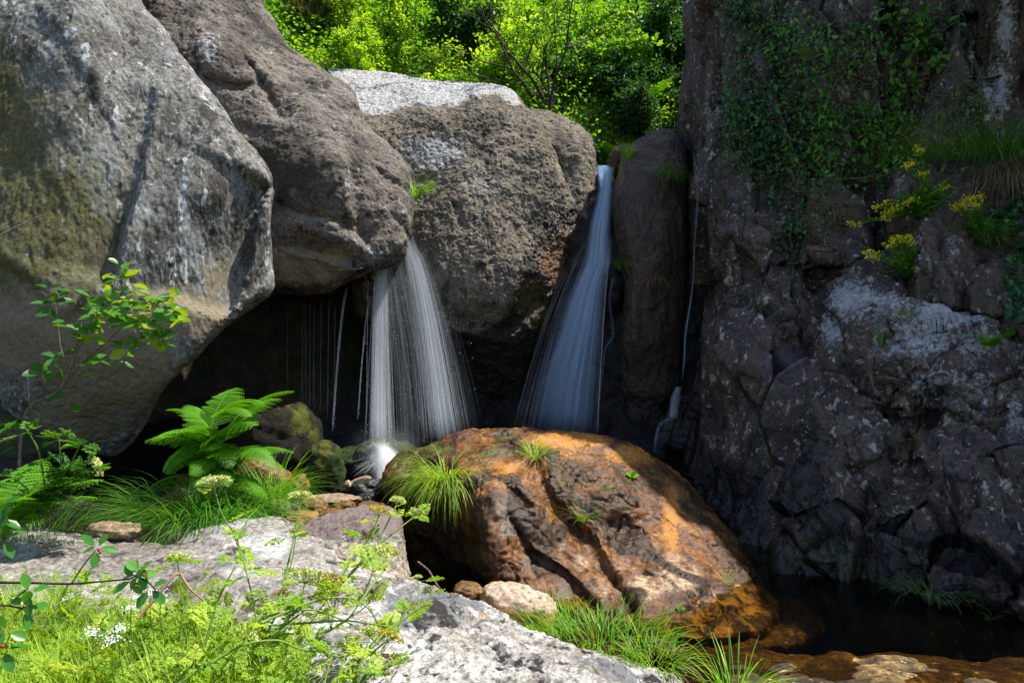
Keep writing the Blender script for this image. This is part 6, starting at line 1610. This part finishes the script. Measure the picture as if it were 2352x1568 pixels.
umbel_plant('umbel with flat stems lying low across the pale rock', [([(480, 1500), (600, 1420), (720, 1400), (820, 1440), (870, 1480)], None, 1, 0), ([(560, 1440), (700, 1430), (800, 1425), (900, 1440)], None, 1, 0), ([(600, 1430), (720, 1380), (800, 1372), (850, 1400), (870, 1440)], None, 1, 0), ([(600, 1520), (700, 1490), (800, 1480)], 'pale', .8, 1), ([(620, 1500), (660, 1440), (690, 1450)], 'ochre', .7, 0)], 2.0, 2.2, 18)
umbel_plant('umbel stem bending low through the bottom foliage', [([(380, 1590), (470, 1530), (560, 1480), (640, 1470), (690, 1490), (780, 1500)], None, 1, 0), ([(380, 1590), (460, 1500), (500, 1380), (540, 1300)], None, 1, 0), ([(470, 1530), (520, 1500), (560, 1470)], 'pale', .8, 1)], 1.7, 1.9, 14)
umbel_plant('thin umbel with a flat pale head in front of the grey slab at the left', [([(415, 1480), (418, 1380), (408, 1290)], 'pale', .75, 0), ([(417, 1400), (450, 1340), (470, 1320)], 'pale', .4, 1)], 2.3, 2.4, 8)
umbel_plant('shaded umbel with ferny leaves below the sapling', [([(100, 1210), (120, 1120), (170, 1060), (215, 1065)], 'pale', .85, 1), ([(120, 1120), (190, 1080), (220, 1085)], 'pale', .75, 1), ([(110, 1170), (140, 1110), (135, 1000)], None, 1, 0), ([(110, 1170), (90, 1040), (60, 985)], None, 1, 0), ([(120, 1140), (160, 1110), (210, 1100)], None, 1, 0), ([(105, 1190), (60, 1120), (20, 1090)], None, 1, 0), ([(110, 1170), (150, 1090), (190, 1010)], None, 1, 0)], 3.6, 3.6, 150, r0=0.006, lmat=L_sedge)  # darker sedge colour puts the shade into these leaves
# bent stalk with a reddish foot
s = Fol(); b0 = P(315, 1420, 2.05)
s.tube(spath([(315, 1420), (360, 1370), (400, 1320), (415, 1318)], (2.05, 2.15), b0), .005, .004, 6); s.tube(spath([(415, 1318), (435, 1350), (470, 1380)], (2.15, 2.1), b0), .004, .003, 6)
tag(link('bent_stalk', s.mesh('bent_stalk', leaf_mat('reddish_stalk', (0.25, 0.13, 0.09), (0.3, 0.18, 0.09), None, 0.1)), None, b0), 'broken reddish stalk folded over in the meadow', 'stalk')
# white flower clusters
for k, (px, py, lb) in enumerate([(322, 1368, 'white flower cluster in the meadow nearest the folded stalk'), (345, 1360, 'white flower cluster just below the buckthorn twig leaves'), (300, 1395, 'white flower cluster left of the folded stalk foot'), (275, 1445, 'white flower cluster low in the middle of the meadow'), (258, 1470, 'lowest white flower cluster in the meadow'), (212, 1450, 'leftmost white flower cluster in the meadow'), (368, 1362, 'small white flower cluster at the right of the twig leaves')]):
    d = 2.2 - 0.003 * (py - 1360)
    p = P(px, py, d)
    t = empty('white_flower', p + np.array([0, 0, -0.16])); tag(t, lb, 'flower')
    h = Fol(); n = 55
    c = rng.normal(0, 1, (n, 3)) * np.array([0.013, 0.013, 0.006]) + np.array([0, 0, 0.16])
    h.leaves(c, unit(n) * np.array([1, 1, .3]), np.array([0, -.5, 1.0]) + rng.normal(0, .3, (n, 3)), 0.006, 0.006, rng.uniform(0, 1, n))
    link('blossom', h.mesh('blossom', L_white), t)
    s = Fol(); s.tube(np.array([[0.01, 0.01, 0], [0, 0, 0.08], [0, 0, 0.158]]), 0.0018, 0.0012, 4)
    link('stem', s.mesh('stem', L_stem), t)

# buckthorn twigs at the left edge
def twig(label, stems, whorls, berries, L=0.044):
    base = P(*stems[0][0][0], stems[0][1][0])
    t = empty('leafy_branch', base); tag(t, label, 'branch')
    s = Fol(); f = Fol(); r_ = np.random.default_rng(len(stems) * 7 + len(whorls))
    for pts, d, r0, r1 in stems: s.tube(spath(pts, d, base), r0, r1, 6)
    link('branch', s.mesh('branch', m_bark), t)
    for (px, py, d, n) in whorls:
        c = P(px, py, d) - base
        az = np.linspace(0, 6.28, n, endpoint=False) + r_.uniform(0, 6)
        el = r_.uniform(-0.2, 0.7, n)
        # most leaves fan across the view
        dr = np.stack([np.cos(az), 0.35 * np.sin(az * 2.3), np.sin(az)], 1)
        f.leaves(c + dr * 0.008, dr, np.array([0.2, -0.55, 1.0]) + r_.normal(0, .3, (n, 3)), L * r_.uniform(0.75, 1.15, n), L * 0.58, r_.uniform(0, .55, n), shape='ovate', fold=0.15, curl=0.05)
    link('leaves', f.mesh('leaves', L_cherry), t)
    for (px, py, d) in berries:
        bmx = bmesh.new(); bmesh.ops.create_uvsphere(bmx, u_segments=10, v_segments=8, radius=0.0042)
        me = bpy.data.meshes.new('berry'); bmx.to_mesh(me); bmx.free(); me.materials.append(m_berry)
        me.polygons.foreach_set('use_smooth', np.ones(len(me.polygons), dtype=bool))
        b = link('berry', me, t); b.location = [float(x) for x in P(px, py, d) - base]
twig('dark twig with green leaves and red berries reaching right across the meadow', [([(-60, 1336), (80, 1338), (160, 1340), (240, 1334), (300, 1328), (312, 1320)], (1.7, 1.8), .004, .002), ([(165, 1338), (190, 1300), (220, 1262)], (1.75, 1.8), .0022, .0016), ([(312, 1320), (345, 1340), (360, 1360)], (1.8, 1.8), .002, .0015)],
     [(222, 1258, 1.8, 5), (318, 1318, 1.8, 7), (345, 1350, 1.8, 5), (305, 1330, 1.8, 4)], [(226, 1262, 1.78), (230, 1268, 1.78), (330, 1320, 1.78), (312, 1346, 1.78)])
twig('short leafy twig with pale leaves along the lower left edge', [([(-60, 1390), (20, 1390), (55, 1398), (70, 1395)], (1.6, 1.65), .003, .002), ([(20, 1390), (40, 1370), (66, 1350)], (1.62, 1.65), .002, .0015)], [(66, 1360, 1.65, 4), (60, 1395, 1.65, 5)], [(56, 1392, 1.63)])
twig('cluster of pale leaves on the left edge above the dark twig', [([(-60, 1230), (-10, 1240), (10, 1236)], (1.6, 1.65), .003, .002)], [(-4, 1190, 1.65, 5), (8, 1236, 1.65, 5), (0, 1160, 1.65, 4)], [])
twig('cluster of leaves with one red berry in the lower left corner', [([(-60, 1500), (-10, 1490), (10, 1480)], (1.5, 1.55), .003, .002)], [(8, 1490, 1.55, 6), (14, 1450, 1.55, 3)], [(6, 1484, 1.5)])
